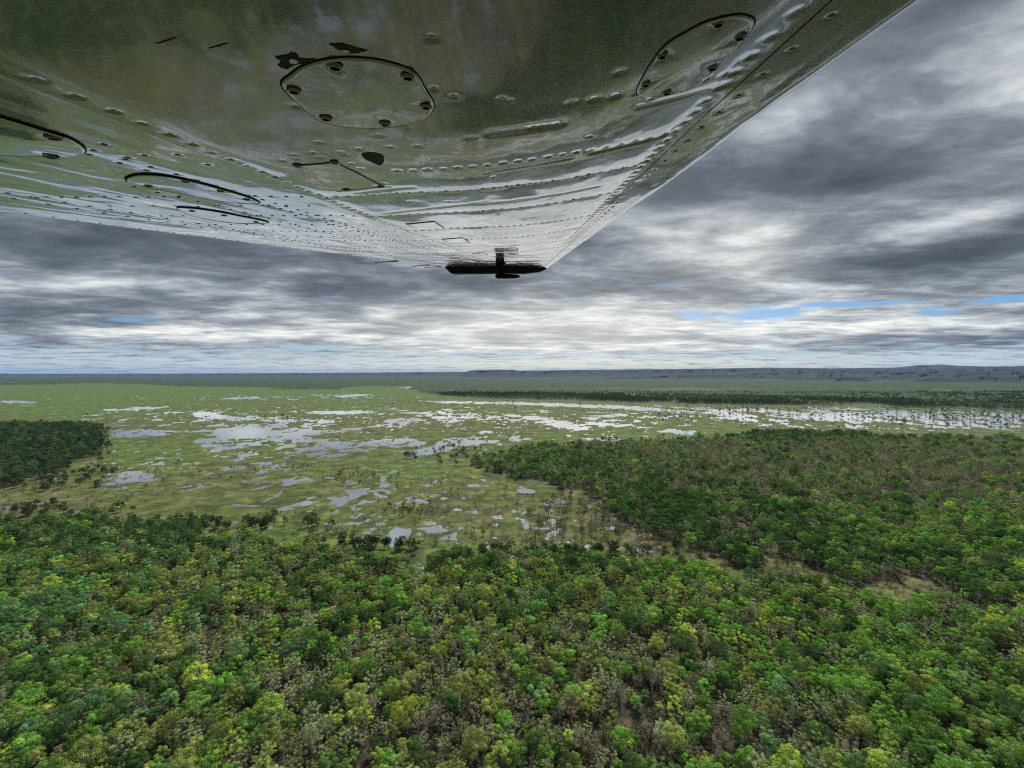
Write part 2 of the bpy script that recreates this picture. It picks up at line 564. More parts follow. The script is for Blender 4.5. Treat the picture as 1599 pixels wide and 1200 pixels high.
# ------------------------------------------------------------------ ground and water
def build_ground():
    off = np.concatenate([np.arange(1.9, 12, .35), np.arange(12, 60, .55), np.arange(60, 330, 1.2), np.arange(330, 720, 5.0),
                          [760, 900, 1100, 1500, 2300, 4500, 9000]])
    rad = CAM_Z * F / off
    rad = rad[::-1]                                   # near to far
    fr = np.arange(-62, 62.01, .125)
    bk = np.arange(64, 298, 3.0)
    th = np.radians(np.concatenate([fr, bk]))
    nr, nc = len(rad), len(th)
    x = rad[:, None] * np.sin(th)[None, :]
    y = rad[:, None] * np.cos(th)[None, :]
    # rows follow straight lines across the front so that shores stay even
    x = x.ravel()
    y = y.ravel()
    wf = water_field(x, y)
    fk = forest_kind(x, y)
    px, py = bearing(x, y)
    infor = fk > 0
    wf = np.where(((fk == 4) & (py < 602)) | (fk == 1) & ((py < 870) | (py > 912) | (px > 900)) | (fk == 2) | (fk == 3), -.3, wf)
    dist = np.hypot(x, y)
    z = np.clip(-wf * 9.0, -.6, .55) + .25 * (fbm(x / 30, y / 30, 3) - .4)
    z = np.where(wf > 0, np.minimum(z, -.15), np.maximum(z, .12))
    # far woods stand up from the plain
    fw = (fk == 4) & (dist > 2600)
    h = 7 + 5 * fbm(x / 90, y / 140, 3) + 5 * vnoise(x / 23, y / 60)
    clearing = zone(px, py, [(1100, 609, 140, 4, 1.0), (900, 607, 130, 3, .7), (330, 597, 400, 2, .4)]) > .45
    z = np.where(fw & ~clearing, h, z)
    # gentle rise of the country towards the ranges
    z = z + 55 * sstep(dist, 6000, 20000) * sstep(x / np.maximum(dist, 1), -.1, .5) * fbm(x / 2500, y / 2500, 3)
    co = np.stack([x, y, z], 1)
    lush = np.clip(zone(px, py, [(650, 728, 60, 12, 1.), (250, 612, 400, 18, .8), (1080, 680, 140, 14, .9), (1150, 612, 260, 12, .6), (600, 612, 1400, 16, .35),
                                 (600, 640, 300, 12, .45), (250, 700, 200, 30, .5), (620, 860, 200, 40, .5), (560, 745, 200, 25, .35),
                                 (900, 740, 200, 30, .3), (100, 640, 200, 14, .6)], .12) + (fbm(x / 160, y / 160, 4) - .5) * .8, 0, 1)
    bare = np.clip(zone(px, py, [(1000, 840, 140, 34, .9), (1470, 930, 100, 22, .8), (720, 800, 200, 50, .35), (340, 740, 160, 30, .3),
                                 (560, 660, 260, 20, .35), (40, 800, 160, 26, .6)], .15) + (fbm(x / 120 + 9, y / 120, 4) - .5) * .6, 0, 1)
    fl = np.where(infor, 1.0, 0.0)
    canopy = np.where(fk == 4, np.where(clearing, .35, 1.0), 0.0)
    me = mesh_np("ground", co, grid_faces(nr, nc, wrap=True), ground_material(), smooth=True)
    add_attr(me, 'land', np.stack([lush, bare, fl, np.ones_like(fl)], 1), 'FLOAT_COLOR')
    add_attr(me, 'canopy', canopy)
    # close the middle under the aircraft
    o = tag(link("ground", me), kind='structure')
    bm = bmesh.new()
    ring = [bm.verts.new((rad[0] * 1.02 * math.sin(t), rad[0] * 1.02 * math.cos(t), -.02)) for t in np.radians(np.arange(0, 360, 10))]
    bm.faces.new(ring[::-1])
    me2 = bpy.data.meshes.new("forest_floor")
    bm.to_mesh(me2)
    bm.free()
    me2.materials.append(me.materials[0])
    tag(link("forest_floor", me2), kind='structure')
    # water sheet
    rw = np.array([60, 200, 600, 1500, 4000, 9000, 20000, 42000.])
    tw = np.radians(np.arange(0, 360, 6))
    X = rw[:, None] * np.sin(tw)
    Y = rw[:, None] * np.cos(tw)
    wm = mesh_np("water", np.stack([X.ravel(), Y.ravel(), np.zeros(X.size)], 1), grid_faces(len(rw), len(tw), True), water_material())
    tag(link("water", wm), kind='structure')
    return o


build_ground()


# ------------------------------------------------------------------ hills on the horizon
def hill_material():
    m, nt, out = new_mat("wooded_hillside")
    geo = nt.new('ShaderNodeNewGeometry')
    n = nt.noise(geo.outputs['Position'], .004, 6, .6)
    c = nt.ramp(n, [(.35, (.010, .018, .012)), (.55, (.020, .030, .018)), (.7, (.05, .050, .036))])
    b = nt.new('ShaderNodeBsdfPrincipled')
    nt.put(b.inputs['Base Color'], c)
    b.inputs['Roughness'].default_value = 1.0
    b.inputs['Specular IOR Level'].default_value = .1
    nt.put(out.inputs[0], b.outputs[0])
    return m


HILL = hill_material()


def ridge(name, dist, crest, depth, seed, rough=.10, cliff=.25):
    """a range of hills at its real distance: crest = [(photo x, photo y), ...]"""
    xs = np.array([c[0] for c in crest], float)
    ys = np.array([c[1] for c in crest], float)
    n = int((xs[-1] - xs[0]) / 2.0) + 2
    qx = np.linspace(xs[0], xs[-1], n)
    qy = np.interp(qx, xs, ys)
    X = (qx - CX) / F * dist
    H = CAM_Z + (HOR - qy + 1.0 * np.clip((qx - 1000) / 300, 0, 1)) / F * dist
    prof = np.array([(-1.0, 0), (-.7, .12), (-.45, .34), (-.28, .55), (-.2, .62), (-.14, .92), (0, 1.0), (.3, .98), (.7, .8), (1.0, .4), (1.4, 0)])
    co = []
    for k, (v, hh) in enumerate(prof):
        yv = dist + v * depth * (1 + .5 * (fbm(X / (dist * .05) + seed, np.full(n, k * .3), 3) - .5))
        nz = 1 + rough * 2 * (fbm(X / (dist * .02) + seed * 3, np.full(n, v * 3 + seed), 4) - .5)
        gul = (fbm(X / (dist * .012) + seed, np.full(n, seed + .0), 3) - .5) * depth * .35 * (hh * (1 - hh) * 4)
        co.append(np.stack([X * (1 + v * depth / dist), yv + gul, H * hh * np.where(hh >= .9, 1 + (nz - 1) * .35, nz) - 2], 1))
    co = np.concatenate(co)
    me = mesh_np(name, co, grid_faces(len(prof), n), HILL, smooth=True)
    tag(link(name, me), kind='structure')


ridge("hills", 18000, [(-600, 584), (300, 583.6), (500, 582.6), (640, 581.5), (720, 581), (760, 580), (900, 578), (980, 577), (1100, 576.5),
                       (1200, 575), (1300, 576.5), (1400, 575), (1430, 571.5), (1470, 570.5), (1500, 572.5), (1560, 574), (1900, 572), (2600, 574)], 2200, 1)
ridge("hills", 14000, [(725, 583), (732, 579.0), (745, 578.2), (775, 577.8), (800, 577.6), (815, 579.5), (850, 580.2), (900, 579.4), (960, 578.6),
                       (1000, 577.8), (1040, 577), (1100, 577), (1140, 575.5), (1200, 576.5), (1240, 577.5), (1290, 576), (1380, 578), (1500, 574.5), (1599, 572.5), (2400, 571)], 1700, 2, .12)
ridge("hills", 10500, [(1060, 590), (1110, 587), (1160, 584), (1210, 582), (1260, 580), (1300, 578.6), (1350, 579), (1400, 582), (1440, 580.5), (1500, 577.5), (1560, 575.5),
                       (1640, 574.5), (2300, 572)], 1400, 3, .14)
ridge("hills", 7400, [(1180, 598), (1230, 592), (1300, 589), (1360, 590), (1440, 584), (1480, 585.5), (1520, 581), (1600, 580), (1700, 579), (2200, 577)], 900, 5, .16)
ridge("hills", 6000, [(1288, 602), (1305, 594), (1320, 589.5), (1335, 590), (1355, 594), (1375, 602)], 260, 6, .14)
ridge("hills", 5600, [(1395, 606), (1415, 599), (1435, 593), (1455, 591), (1475, 593), (1490, 595), (1510, 591), (1530, 588.5), (1560, 590), (1599, 586), (1680, 585), (2000, 584)], 420, 7, .2)
ridge("hills", 9000, [(940, 590), (1000, 588), (1060, 586.5), (1110, 585.5), (1160, 587), (1230, 590)], 1000, 8, .14)


# ------------------------------------------------------------------ trees
def leaf_material(name="foliage"):
    m, nt, out = new_mat(name)
    tint = nt.new('ShaderNodeAttribute', attribute_name='tint', attribute_type='INSTANCER')
    lf = nt.new('ShaderNodeAttribute', attribute_name='leaf')
    s = nt.new('ShaderNodeSeparateColor')
    nt.put(s.inputs[0], lf.outputs['Color'])
    c = nt.vm('SCALE', tint.outputs['Color'], scale=nt.m('MULTIPLY_ADD', s.outputs[0], 1.35, .35))
    # some clumps carry younger, yellower leaves
    c = nt.mix(nt.m('MULTIPLY', s.outputs[1], .32), c, nt.vm('MULTIPLY', c, (1.45, 1.30, .70)))
    dif = nt.new('ShaderNodeBsdfDiffuse')
    nt.put(dif.inputs[0], c)
    tr = nt.new('ShaderNodeBsdfTranslucent')
    nt.put(tr.inputs[0], nt.vm('MULTIPLY', c, (1.1, 1.2, .6)))
    mx = nt.new('ShaderNodeMixShader')
    mx.inputs[0].default_value = .20
    nt.put(mx.inputs[1], dif.outputs[0])
    nt.put(mx.inputs[2], tr.outputs[0])
    nt.put(out.inputs[0], mx.outputs[0])
    return m


def bark_material(name, a, b):
    m, nt, out = new_mat(name)
    geo = nt.new('ShaderNodeNewGeometry')
    c = nt.mix(nt.noise(geo.outputs['Position'], 1.6, 4, .6), a, b)
    p = nt.new('ShaderNodeBsdfPrincipled')
    nt.put(p.inputs['Base Color'], c)
    p.inputs['Roughness'].default_value = .85
    nt.put(out.inputs[0], p.outputs[0])
    return m


LEAF = leaf_material()
BARK_PALE = bark_material("paper_bark", (.20, .18, .15), (.46, .43, .38))
BARK_DARK = bark_material("rough_bark", (.06, .05, .04), (.15, .13, .11))
BARK_DEAD = bark_material("dead_wood", (.34, .32, .29), (.62, .60, .56))


def tube(verts, faces, a, b, ra, rb, sides=4):
    a = np.array(a, float)
    b = np.array(b, float)
    ax = b - a
    L = np.linalg.norm(ax)
    if L < 1e-5:
        return
    ax /= L
    h = np.array([0, 0, 1.0]) if abs(ax[2]) < .9 else np.array([1.0, 0, 0])
    u = np.cross(ax, h)
    u /= np.linalg.norm(u)
    v = np.cross(ax, u)
    base = len(verts)
    for p, r in ((a, ra), (b, rb)):
        for k in range(sides):
            t = 2 * math.pi * k / sides
            verts.append(p + r * (math.cos(t) * u + math.sin(t) * v))
    for k in range(sides):
        k2 = (k + 1) % sides
        faces.append((base + k, base + k2, base + sides + k2, base + sides + k))


def bent(verts, faces, a, b, ra, rb, rng, seg=3, wob=.12, sides=4):
    a = np.array(a, float)
    b = np.array(b, float)
    L = np.linalg.norm(b - a)
    prev, pr = a, ra
    for k in range(1, seg + 1):
        t = k / seg
        q = a + (b - a) * t
        if k < seg:
            q = q + rng.normal(0, wob * L * .5, 3) * np.array([1, 1, .4])
        r = ra + (rb - ra) * t
        tube(verts, faces, prev, q, pr, r, sides)
        prev, pr = q, r


def make_tree_meshes(idx, height, width, n_clump, n_leaf, leaf, sparse, bark, seed, crown_base=.35, dome=1.0):
    """returns (crown mesh, trunk mesh): clumps of leaf-sized faces carried by real limbs"""
    rng = np.random.default_rng(seed)
    cl = []
    tries = 0
    while len(cl) < n_clump and tries < 4000:
        tries += 1
        ph = rng.uniform(0, 2 * math.pi)
        t = rng.uniform(0, 1) ** .8
        zz = crown_base + (1 - crown_base) * t
        lim = math.sqrt(max(0, 1 - ((t - .35) / .72) ** 2)) if dome else 1
        rr = width * .5 * lim * rng.uniform(.25, 1.0) ** .6
        p = np.array([rr * math.cos(ph), rr * math.sin(ph), zz * height])
        rad = width * rng.uniform(.13, .21) * (1 if sparse < .5 else .8)
        if all(np.linalg.norm((p - q) * (1, 1, 1.2)) > (rad + qr) * (.62 if sparse < .5 else .85) for q, qr in cl):
            cl.append((p, rad))
    V, Fc, C = [], [], []
    k0 = 0
    for p, rad in cl:
        n = int(n_leaf * (rad / (width * .17)) ** 2)
        d_ = rng.normal(size=(n, 3))
        d_ /= np.linalg.norm(d_, axis=1)[:, None]
        d_[:, 2] = np.where(d_[:, 2] < -.25, -d_[:, 2], d_[:, 2])
        rr = rad * rng.uniform(.72 if sparse < .5 else .3, 1.08, n)
        pos = p + d_ * rr[:, None] * np.array([1.0, 1.0, .78])
        nrm = d_ + rng.normal(0, .30, (n, 3)) + np.array([0, 0, .15])
        nrm /= np.linalg.norm(nrm, axis=1)[:, None]
        h = rng.normal(size=(n, 3))
        u = np.cross(nrm, h)
        u /= np.linalg.norm(u, axis=1)[:, None] + 1e-9
        w = np.cross(nrm, u)
        s1 = leaf * rng.uniform(.6, 1.3, n)[:, None]
        s2 = leaf * rng.uniform(.35, .8, n)[:, None]
        q = np.stack([pos - u * s1, pos - w * s2, pos + u * s1, pos + w * s2], 1).reshape(-1, 3)
        V.append(q)
        f = np.arange(4 * n).reshape(n, 4) + k0
        k0 += 4 * n
        Fc.append(f)
        cb = np.clip(rng.normal(.5, .16), 0, 1)
        yb = rng.random() ** 2.5
        lv = np.clip(cb + rng.normal(0, .12, n), 0, 1)
        C.append(np.repeat(np.stack([lv, np.full(n, yb), np.zeros(n), np.ones(n)], 1), 4, axis=0))
    V = np.concatenate(V)
    crown = mesh_np("crown", V, np.concatenate(Fc), LEAF)
    add_attr(crown, 'leaf', np.concatenate(C), 'FLOAT_COLOR')
    # trunk and limbs
    tv, tf = [], []
    r0 = .018 * height + .06
    lean = rng.normal(0, .05 * height, 2)
    fork = np.array([lean[0] * .5, lean[1] * .5, height * crown_base * .85])
    top = np.array([lean[0], lean[1], height * .86])
    bent(tv, tf, (0, 0, -1.0), fork, r0 * 1.15, r0 * .8, rng, 3, .06, 5)
    bent(tv, tf, fork, top, r0 * .8, r0 * .25, rng, 4, .12)
    for p, rad in cl:
        s_ = np.clip((p[2] / height - crown_base) * .7, .02, .8)
        st = fork + (top - fork) * s_
        bent(tv, tf, st, p, r0 * .38 * (1 - .5 * s_), r0 * .10, rng, 2, .14, 3)
        if sparse > .5:
            for _ in range(2):
                e = p + rng.normal(0, rad * .8, 3)
                tube(tv, tf, p, e, r0 * .10, r0 * .04, 3)
    trunk = mesh_np("trunk", np.array(tv), np.array(tf), bark)
    return crown, trunk


def dead_tree_mesh(seed, height):
    rng = np.random.default_rng(seed)
    tv, tf = [], []

    def grow(p, d_, L, r, lev):
        q = p + d_ * L
        bent(tv, tf, p, q, r, r * .6, rng, 2, .12, 4)
        if lev == 0:
            return
        for _ in range(rng.integers(2, 4)):
            nd = d_ + rng.normal(0, .55, 3)
            nd[2] = abs(nd[2]) * .8 + .1
            nd /= np.linalg.norm(nd)
            grow(q, nd, L * rng.uniform(.55, .8), r * .6, lev - 1)
    grow(np.array([0, 0, -.5]), np.array([rng.normal(0, .08), rng.normal(0, .08), 1.0]), height * .38, .030 * height, 3)
    return mesh_np("branches", np.array(tv), np.array(tf), BARK_DEAD)


# variants: 0-3 dense round, 4-6 feathery, 7-8 tall loose with pale limbs, 9-10 low bushes
TREE_SPECS = [
    (9.5, 7.4, 19, 150, .20, 0, BARK_DARK, .32), (10.5, 6.6, 18, 150, .19, 0, BARK_DARK, .36), (8.2, 6.2, 15, 150, .19, 0, BARK_DARK, .28),
    (11.5, 8.6, 24, 150, .21, 0, BARK_PALE, .40),
    (10.5, 6.6, 20, 125, .17, 1, BARK_DARK, .36), (11.8, 7.0, 22, 120, .17, 1, BARK_DARK, .38), (9.0, 5.6, 16, 125, .16, 1, BARK_DARK, .32),
    (12.5, 6.4, 18, 95, .17, 1, BARK_PALE, .44), (11.0, 5.4, 14, 90, .16, 1, BARK_PALE, .42),
    (3.0, 3.6, 8, 60, .16, 0, BARK_DARK, .15), (2.2, 3.0, 8, 44, .15, 1, BARK_DARK, .12),
]
TREES = [make_tree_meshes(i, h, w, nc, nl, lf, spz, bk, 100 + i, cb) for i, (h, w, nc, nl, lf, spz, bk, cb) in enumerate(TREE_SPECS)]
NVAR = len(TREES)


def tint_for(px, py, fk, rng):
    """leaf colour by stand, as the photograph shows the stands"""
    n = len(px)
    # colour ways: vivid, dark green, olive, grey green, lime, brown grey
    pal = 1.72 * np.array([(.074, .150, .028), (.034, .068, .020), (.112, .142, .040), (.140, .170, .088), (.175, .245, .038), (.115, .108, .074), (.060, .118, .044)])
    wgt = np.tile(np.array([.22, .20, .28, .16, .05, .03, .08]), (n, 1))

    def push(region, k, amt):
        w = zone(px, py, region)
        wgt[:, k] += np.clip(w, 0, 2) * amt
    push([(1450, 1050, 260, 160, 1), (1100, 900, 260, 50, .8), (870, 720, 120, 30, 1.2), (1300, 860, 300, 60, .5)], 0, .9)
    push([(100, 1080, 200, 160, 1)], 6, .7)
    push([(40, 900, 260, 60, 1), (1500, 1150, 200, 90, .6)], 6, .4)
    push([(850, 900, 330, 60, 1), (560, 900, 260, 60, .7), (700, 1050, 400, 120, .5)], 2, .9)
    push([(1300, 725, 360, 44, 2.6), (260, 870, 260, 30, 1.0), (560, 1120, 320, 90, 1.3), (760, 1080, 200, 60, .8), (1350, 780, 280, 40, .6), (1200, 1120, 250, 90, .5)], 3, .55)
    push([(1190, 730, 330, 36, 4.0), (1400, 755, 220, 36, 2.6), (1060, 750, 110, 26, 2.0), (1180, 1000, 100, 60, .5), (800, 1130, 240, 70, .8), (1080, 1170, 200, 60, .8)], 5, .9)
    push([(400, 1150, 260, 90, .8), (1400, 1000, 300, 60, .4)], 4, .12)
    push([(280, 838, 340, 22, 3.0), (760, 888, 330, 16, 2.2), (1100, 800, 200, 60, .7), (1230, 680, 400, 9, 1.2), (50, 700, 200, 60, 1.0),
          (1000, 790, 70, 26, 1.4), (1090, 830, 80, 26, 1.2), (1200, 850, 100, 24, 1.3), (1330, 880, 110, 24, 1.3), (1480, 915, 120, 24, 1.3), (870, 735, 110, 20, 1.2)], 1, 1.5)
    wgt /= wgt.sum(1)[:, None]
    cum = np.cumsum(wgt, 1)
    # neighbours tend to be of one kind
    gx_, gy_ = survey(px, py)
    pick = (fbm(gx_ / 34, gy_ / 34, 3) * 3.1 + rng.random(n) * .50) % 1.0
    k = (pick[:, None] > cum).sum(1).clip(0, 6)
    c = pal[k] * rng.uniform(.62, 1.38, n)[:, None]
    c = c * rng.normal(1, .05, (n, 3)).clip(.85, 1.15)
    var = np.where(np.isin(k, (0, 1, 6)), rng.integers(0, 4, n), np.where(k == 2, rng.integers(0, 7, n), np.where(k == 4, rng.integers(2, 6, n), rng.integers(4, 8, n))))
    return k, c, var


def jitter_grid(x0, x1, y0, y1, step, rng):
    gx, gy = np.meshgrid(np.arange(x0, x1, step), np.arange(y0, y1, step * .9))
    gx = gx + (np.arange(gx.shape[0])[:, None] % 2) * step * .5
    x = gx.ravel() + rng.uniform(-.42, .42, gx.size) * step
    y = gy.ravel() + rng.uniform(-.42, .42, gx.size) * step
    return x, y


PX, PY, PS, PV, PC, PK = [], [], [], [], [], []


def plant(x, y, s, v, c, k):
    PX.append(x)
    PY.append(y)
    PS.append(s)
    PV.append(v)
    PC.append(c)
    PK.append(k)


# near woods, right woods, left woods
rng = np.random.default_rng(5)
x, y = jitter_grid(-460, 460, 78, 420, 3.8, rng)
keep = np.abs(x) < y * 1.35 + 25
x, y = x[keep], y[keep]
fk = forest_kind(x, y)
px, py = bearing(x, y)
dens = .95 - .45 * np.clip(zone(px, py, [(1060, 1180, 150, 50, 1.), (640, 1170, 60, 30, .6), (1150, 1040, 60, 30, .5), (1000, 1130, 60, 30, .6), (300, 1110, 90, 25, .5), (330, 985, 60, 20, .4)]), 0, 1)
dens = dens - .22 * sstep(fbm(x / 22, y / 22, 3), .52, .70)
keep = (fk == 1) & (rng.random(len(x)) < dens)
x, y, px, py = x[keep], y[keep], px[keep], py[keep]
k, c, v = tint_for(px, py, 1, rng)
plant(x, y, (.44 + .52 * rng.random(len(x)) ** 1.7) * np.where(k == 4, 1.05, 1), v, c, k)

x, y = jitter_grid(-60, 1500, 190, 900, 5.0, rng)
keep = np.abs(x) < y * 1.35 + 30
x, y = x[keep], y[keep]
fk = forest_kind(x, y)
px, py = bearing(x, y)
gap = np.clip(zone(px, py, [(1120, 820, 40, 9, 1), (1170, 835, 40, 8, 1), (1225, 858, 50, 8, 1), (1330, 890, 60, 7, .6), (1050, 800, 40, 8, .5)]), 0, 1)
keep = (fk == 2) & (rng.random(len(x)) < .92 - .9 * gap - .25 * sstep(fbm(x / 40, y / 40, 3), .55, .72))
x, y, px, py = x[keep], y[keep], px[keep], py[keep]
k, c, v = tint_for(px, py, 2, rng)
plant(x, y, rng.uniform(.5, .95, len(x)) * np.where(k == 1, 1.2, 1), v, c, k)

x, y = jitter_grid(-1700, -380, 420, 1050, 6.2, rng)
keep = np.abs(x) < y * 1.45
x, y = x[keep], y[keep]
fk = forest_kind(x, y)
keep = (fk == 3) & (rng.random(len(x)) < .95 - .5 * sstep(fbm(x / 45 + 8, y / 45, 4), .50, .68))
x, y = x[keep], y[keep]
px, py = bearing(x, y)
k, c, v = tint_for(px, py, 3, rng)
c = np.array([(.040, .085, .028), (.030, .066, .024), (.085, .110, .050), (.030, .060, .020)])[rng.integers(0, 4, len(x))] * rng.uniform(.6, 1.7, len(x))[:, None] * rng.normal(1, .08, (len(x), 3)).clip(.7, 1.3)
plant(x, y, rng.uniform(.6, 1.15, len(x)), rng.integers(0, 4, len(x)), c, k)

# far woods as single trees up to where the canopy closes to one mass
x, y = jitter_grid(-3600, 3700, 1500, 2750, 13.5, rng)
keep = np.abs(x) < y * 1.35
x, y = x[keep], y[keep]
fk = forest_kind(x, y)
px, py = bearing(x, y)
light = np.clip(zone(px, py, [(1130, 617, 200, 6, 1), (1300, 622, 150, 5, .5)]) + 1.6 * sstep(fbm(x / 240, y / 420, 4), .50, .66), 0, 1)
keep = (fk == 4) & (rng.random(len(x)) < .95 - .6 * light)
x, y, light = x[keep], y[keep], light[keep]
c = np.array([(.030, .062, .020)]) * rng.uniform(.6, 1.6, len(x))[:, None] + light[:, None] * np.array([(.05, .06, .01)])
plant(x, y, rng.uniform(.75, 1.55, len(x)), rng.integers(0, 5, len(x)), c, np.ones(len(x), int))

# scrub, saplings and lone trees on the marsh
def sprinkle(n, items, smin, smax, variants, pal, seed, land_only=True):
    r2 = np.random.default_rng(seed)
    wts = np.array([it[4] for it in items], float)
    idx = r2.choice(len(items), n, p=wts / wts.sum())
    it = np.array([i[:4] for i in items], float)[idx]
    qx = it[:, 0] + r2.normal(0, .6, n) * it[:, 2]
    qy = it[:, 1] + r2.normal(0, .6, n) * it[:, 3]
    qy = np.maximum(qy, 597)
    X, Y = survey(qx, qy)
    ok = (forest_kind(X, Y) == 0) & (Y > 60)
    if land_only:
        ok &= water_field(X, Y) < .03
    X, Y = X[ok], Y[ok]
    m = len(X)
    pal = np.array(pal)
    c_ = pal[r2.integers(0, len(pal), m)] * r2.uniform(.6, 1.4, m)[:, None]
    plant(X, Y, r2.uniform(smin, smax, m), np.array(variants)[r2.integers(0, len(variants), m)], c_, np.full(m, 9))


OLIVES = [(.10, .12, .05), (.07, .10, .03), (.13, .14, .08), (.05, .07, .025), (.09, .08, .05)]
DARKS = [(.022, .050, .018), (.035, .065, .02), (.05, .06, .03)]
sprinkle(420, [(1000, 815, 120, 40, 3), (900, 790, 90, 20, 1), (1080, 850, 60, 25, 1), (1250, 880, 60, 16, .6), (1380, 905, 60, 10, .4)], .45, .95, [4, 5, 6, 7, 8, 6], OLIVES, 21)
sprinkle(260, [(850, 845, 160, 22, 2), (640, 800, 40, 10, .6), (560, 750, 40, 10, .8), (215, 745, 60, 22, 1), (500, 840, 60, 10, .5), (950, 870, 100, 10, 1), (60, 800, 90, 12, 1)], .3, .7, [4, 6, 7, 8, 8], OLIVES, 22)
sprinkle(150, [(560, 745, 60, 14, 1), (330, 740, 90, 18, 1), (450, 735, 60, 10, .6), (690, 760, 60, 14, .5), (640, 797, 34, 8, .7), (90, 790, 80, 16, .6)], .35, .6, [2, 6, 9], DARKS + OLIVES, 23)
sprinkle(1500, [(480, 740, 300, 40, 2), (700, 790, 260, 50, 3), (950, 820, 160, 40, 3), (150, 770, 150, 30, 1.5), (560, 810, 200, 40, 2), (1400, 925, 120, 16, .8), (850, 740, 120, 20, .8)], .25, .75, [9, 10, 10], OLIVES + DARKS, 24)
sprinkle(420, [(1350, 652, 260, 11, 3), (1550, 655, 120, 12, 2), (1150, 640, 120, 6, 1)], .6, 1.1, [0, 2, 6, 6, 4], DARKS + [(.05, .09, .03)], 25, False)
sprinkle(130, [(940, 640, 120, 3, 1), (420, 653, 60, 2, .5), (720, 630, 60, 2, .3), (1040, 650, 30, 8, .6), (760, 630, 100, 3, .8)], .5, .9, [0, 2, 9], DARKS, 26, False)
sprinkle(420, [(150, 690, 30, 24, 5), (60, 757, 70, 12, 3), (60, 800, 120, 10, 2), (330, 825, 160, 8, 3), (560, 858, 90, 8, 2), (900, 868, 120, 8, 2), (715, 712, 40, 12, 1), (1120, 690, 90, 5, 1), (640, 716, 10, 4, .3), (690, 705, 30, 10, .5), (1020, 690, 80, 4, .5), (140, 735, 40, 20, .8)], .55, .95, [0, 2, 1], DARKS, 27)
sprinkle(900, [(900, 640, 500, 20, 1), (400, 680, 400, 40, 1.5), (300, 630, 500, 14, .8), (1100, 680, 200, 14, .5)], .35, .9, [9, 10], DARKS + OLIVES, 28)

ax = np.concatenate(PX)
ay = np.concatenate(PY)
asz = np.concatenate(PS)
av = np.concatenate(PV).astype(int)
ac = np.clip(np.concatenate(PC), .008, .5)
ak = np.concatenate(PK).astype(int)
NT_ALL = len(ax)
arot = rng.uniform(0, 2 * math.pi, NT_ALL)
print("trees", NT_ALL)

# --- the 300 that show largest are objects of their own
hgt = np.array([s[0] for s in TREE_SPECS])[av] * asz
wid = np.array([s[1] for s in TREE_SPECS])[av] * asz
tpx, tpy = bearing(ax, ay, hgt * .72)
depth = ay
size = hgt * wid / np.maximum(depth, 1) ** 2
show = (tpx > 4) & (tpx < 1595) & (tpy < 1196) & (ay > 60) & (av < 9)
size = np.where(show, size, 0)
# skip trees that a nearer crown stands right in front of
order = np.argsort(-size)[:900]
chosen = []
for i in order:
    hid = False
    for j in chosen:
        if abs(tpx[i] - tpx[j]) < 9 and tpy[j] > tpy[i] and tpy[j] - tpy[i] < 14:
            hid = True
            break
    if not hid:
        chosen.append(i)
    if len(chosen) == 300:
        break
chosen = np.array(chosen)
rest = np.ones(NT_ALL, bool)
rest[chosen] = False
KIND_WORDS = {0: "bright green", 1: "dark green", 2: "olive green", 3: "grey green", 4: "lime green", 5: "brownish", 6: "cool green", 9: "olive"}
FORM_WORDS = {0: "rounded dense", 1: "tall dense", 2: "small dense", 3: "broad dense", 4: "feathery", 5: "tall feathery", 6: "small feathery", 7: "slender open", 8: "thin open"}


def place_tree(name, label, cat, group, x, y, s, rot, crown, trunk, tint, z=0.0):
    r = bpy.data.objects.new(name, None)
    r.empty_display_size = .5
    COL.objects.link(r)
    r.location = (x, y, z)
    r.scale = (s, s, s)
    r.rotation_euler = (0, 0, rot)
    tag(r, label, cat, group)
    out = []
    for nm, me in (("crown", crown), ("trunk", trunk)):
        if me is None:
            continue
        o = bpy.data.objects.new(nm, me)
        COL.objects.link(o)
        o.parent = r
        o['tint'] = [float(q) for q in tint]
        out.append(o)
    return r, out


seen = set()
SOURCE = {}
for i in chosen:
    pxi, pyi = int(round(tpx[i] / 15.99)), int(round((1200 - tpy[i]) / 12.0))
    lab = f"{KIND_WORDS[ak[i]]} {FORM_WORDS[av[i]]} woodland tree, {pxi} percent across and {pyi} percent up the photo"
    q = 0
    while lab in seen:
        q += 1
        lab = f"{KIND_WORDS[ak[i]]} {FORM_WORDS[av[i]]} woodland tree, {tpx[i] / 15.99:.1f} percent across and {(1200 - tpy[i]) / 12:.1f} up"
        if q > 1:
            break
    seen.add(lab)
    r, parts = place_tree("woodland_tree", lab, "tree", "trees of the near woodland", ax[i], ay[i], asz[i], arot[i], TREES[av[i]][0], TREES[av[i]][1], ac[i])
    SOURCE.setdefault(int(av[i]), parts)

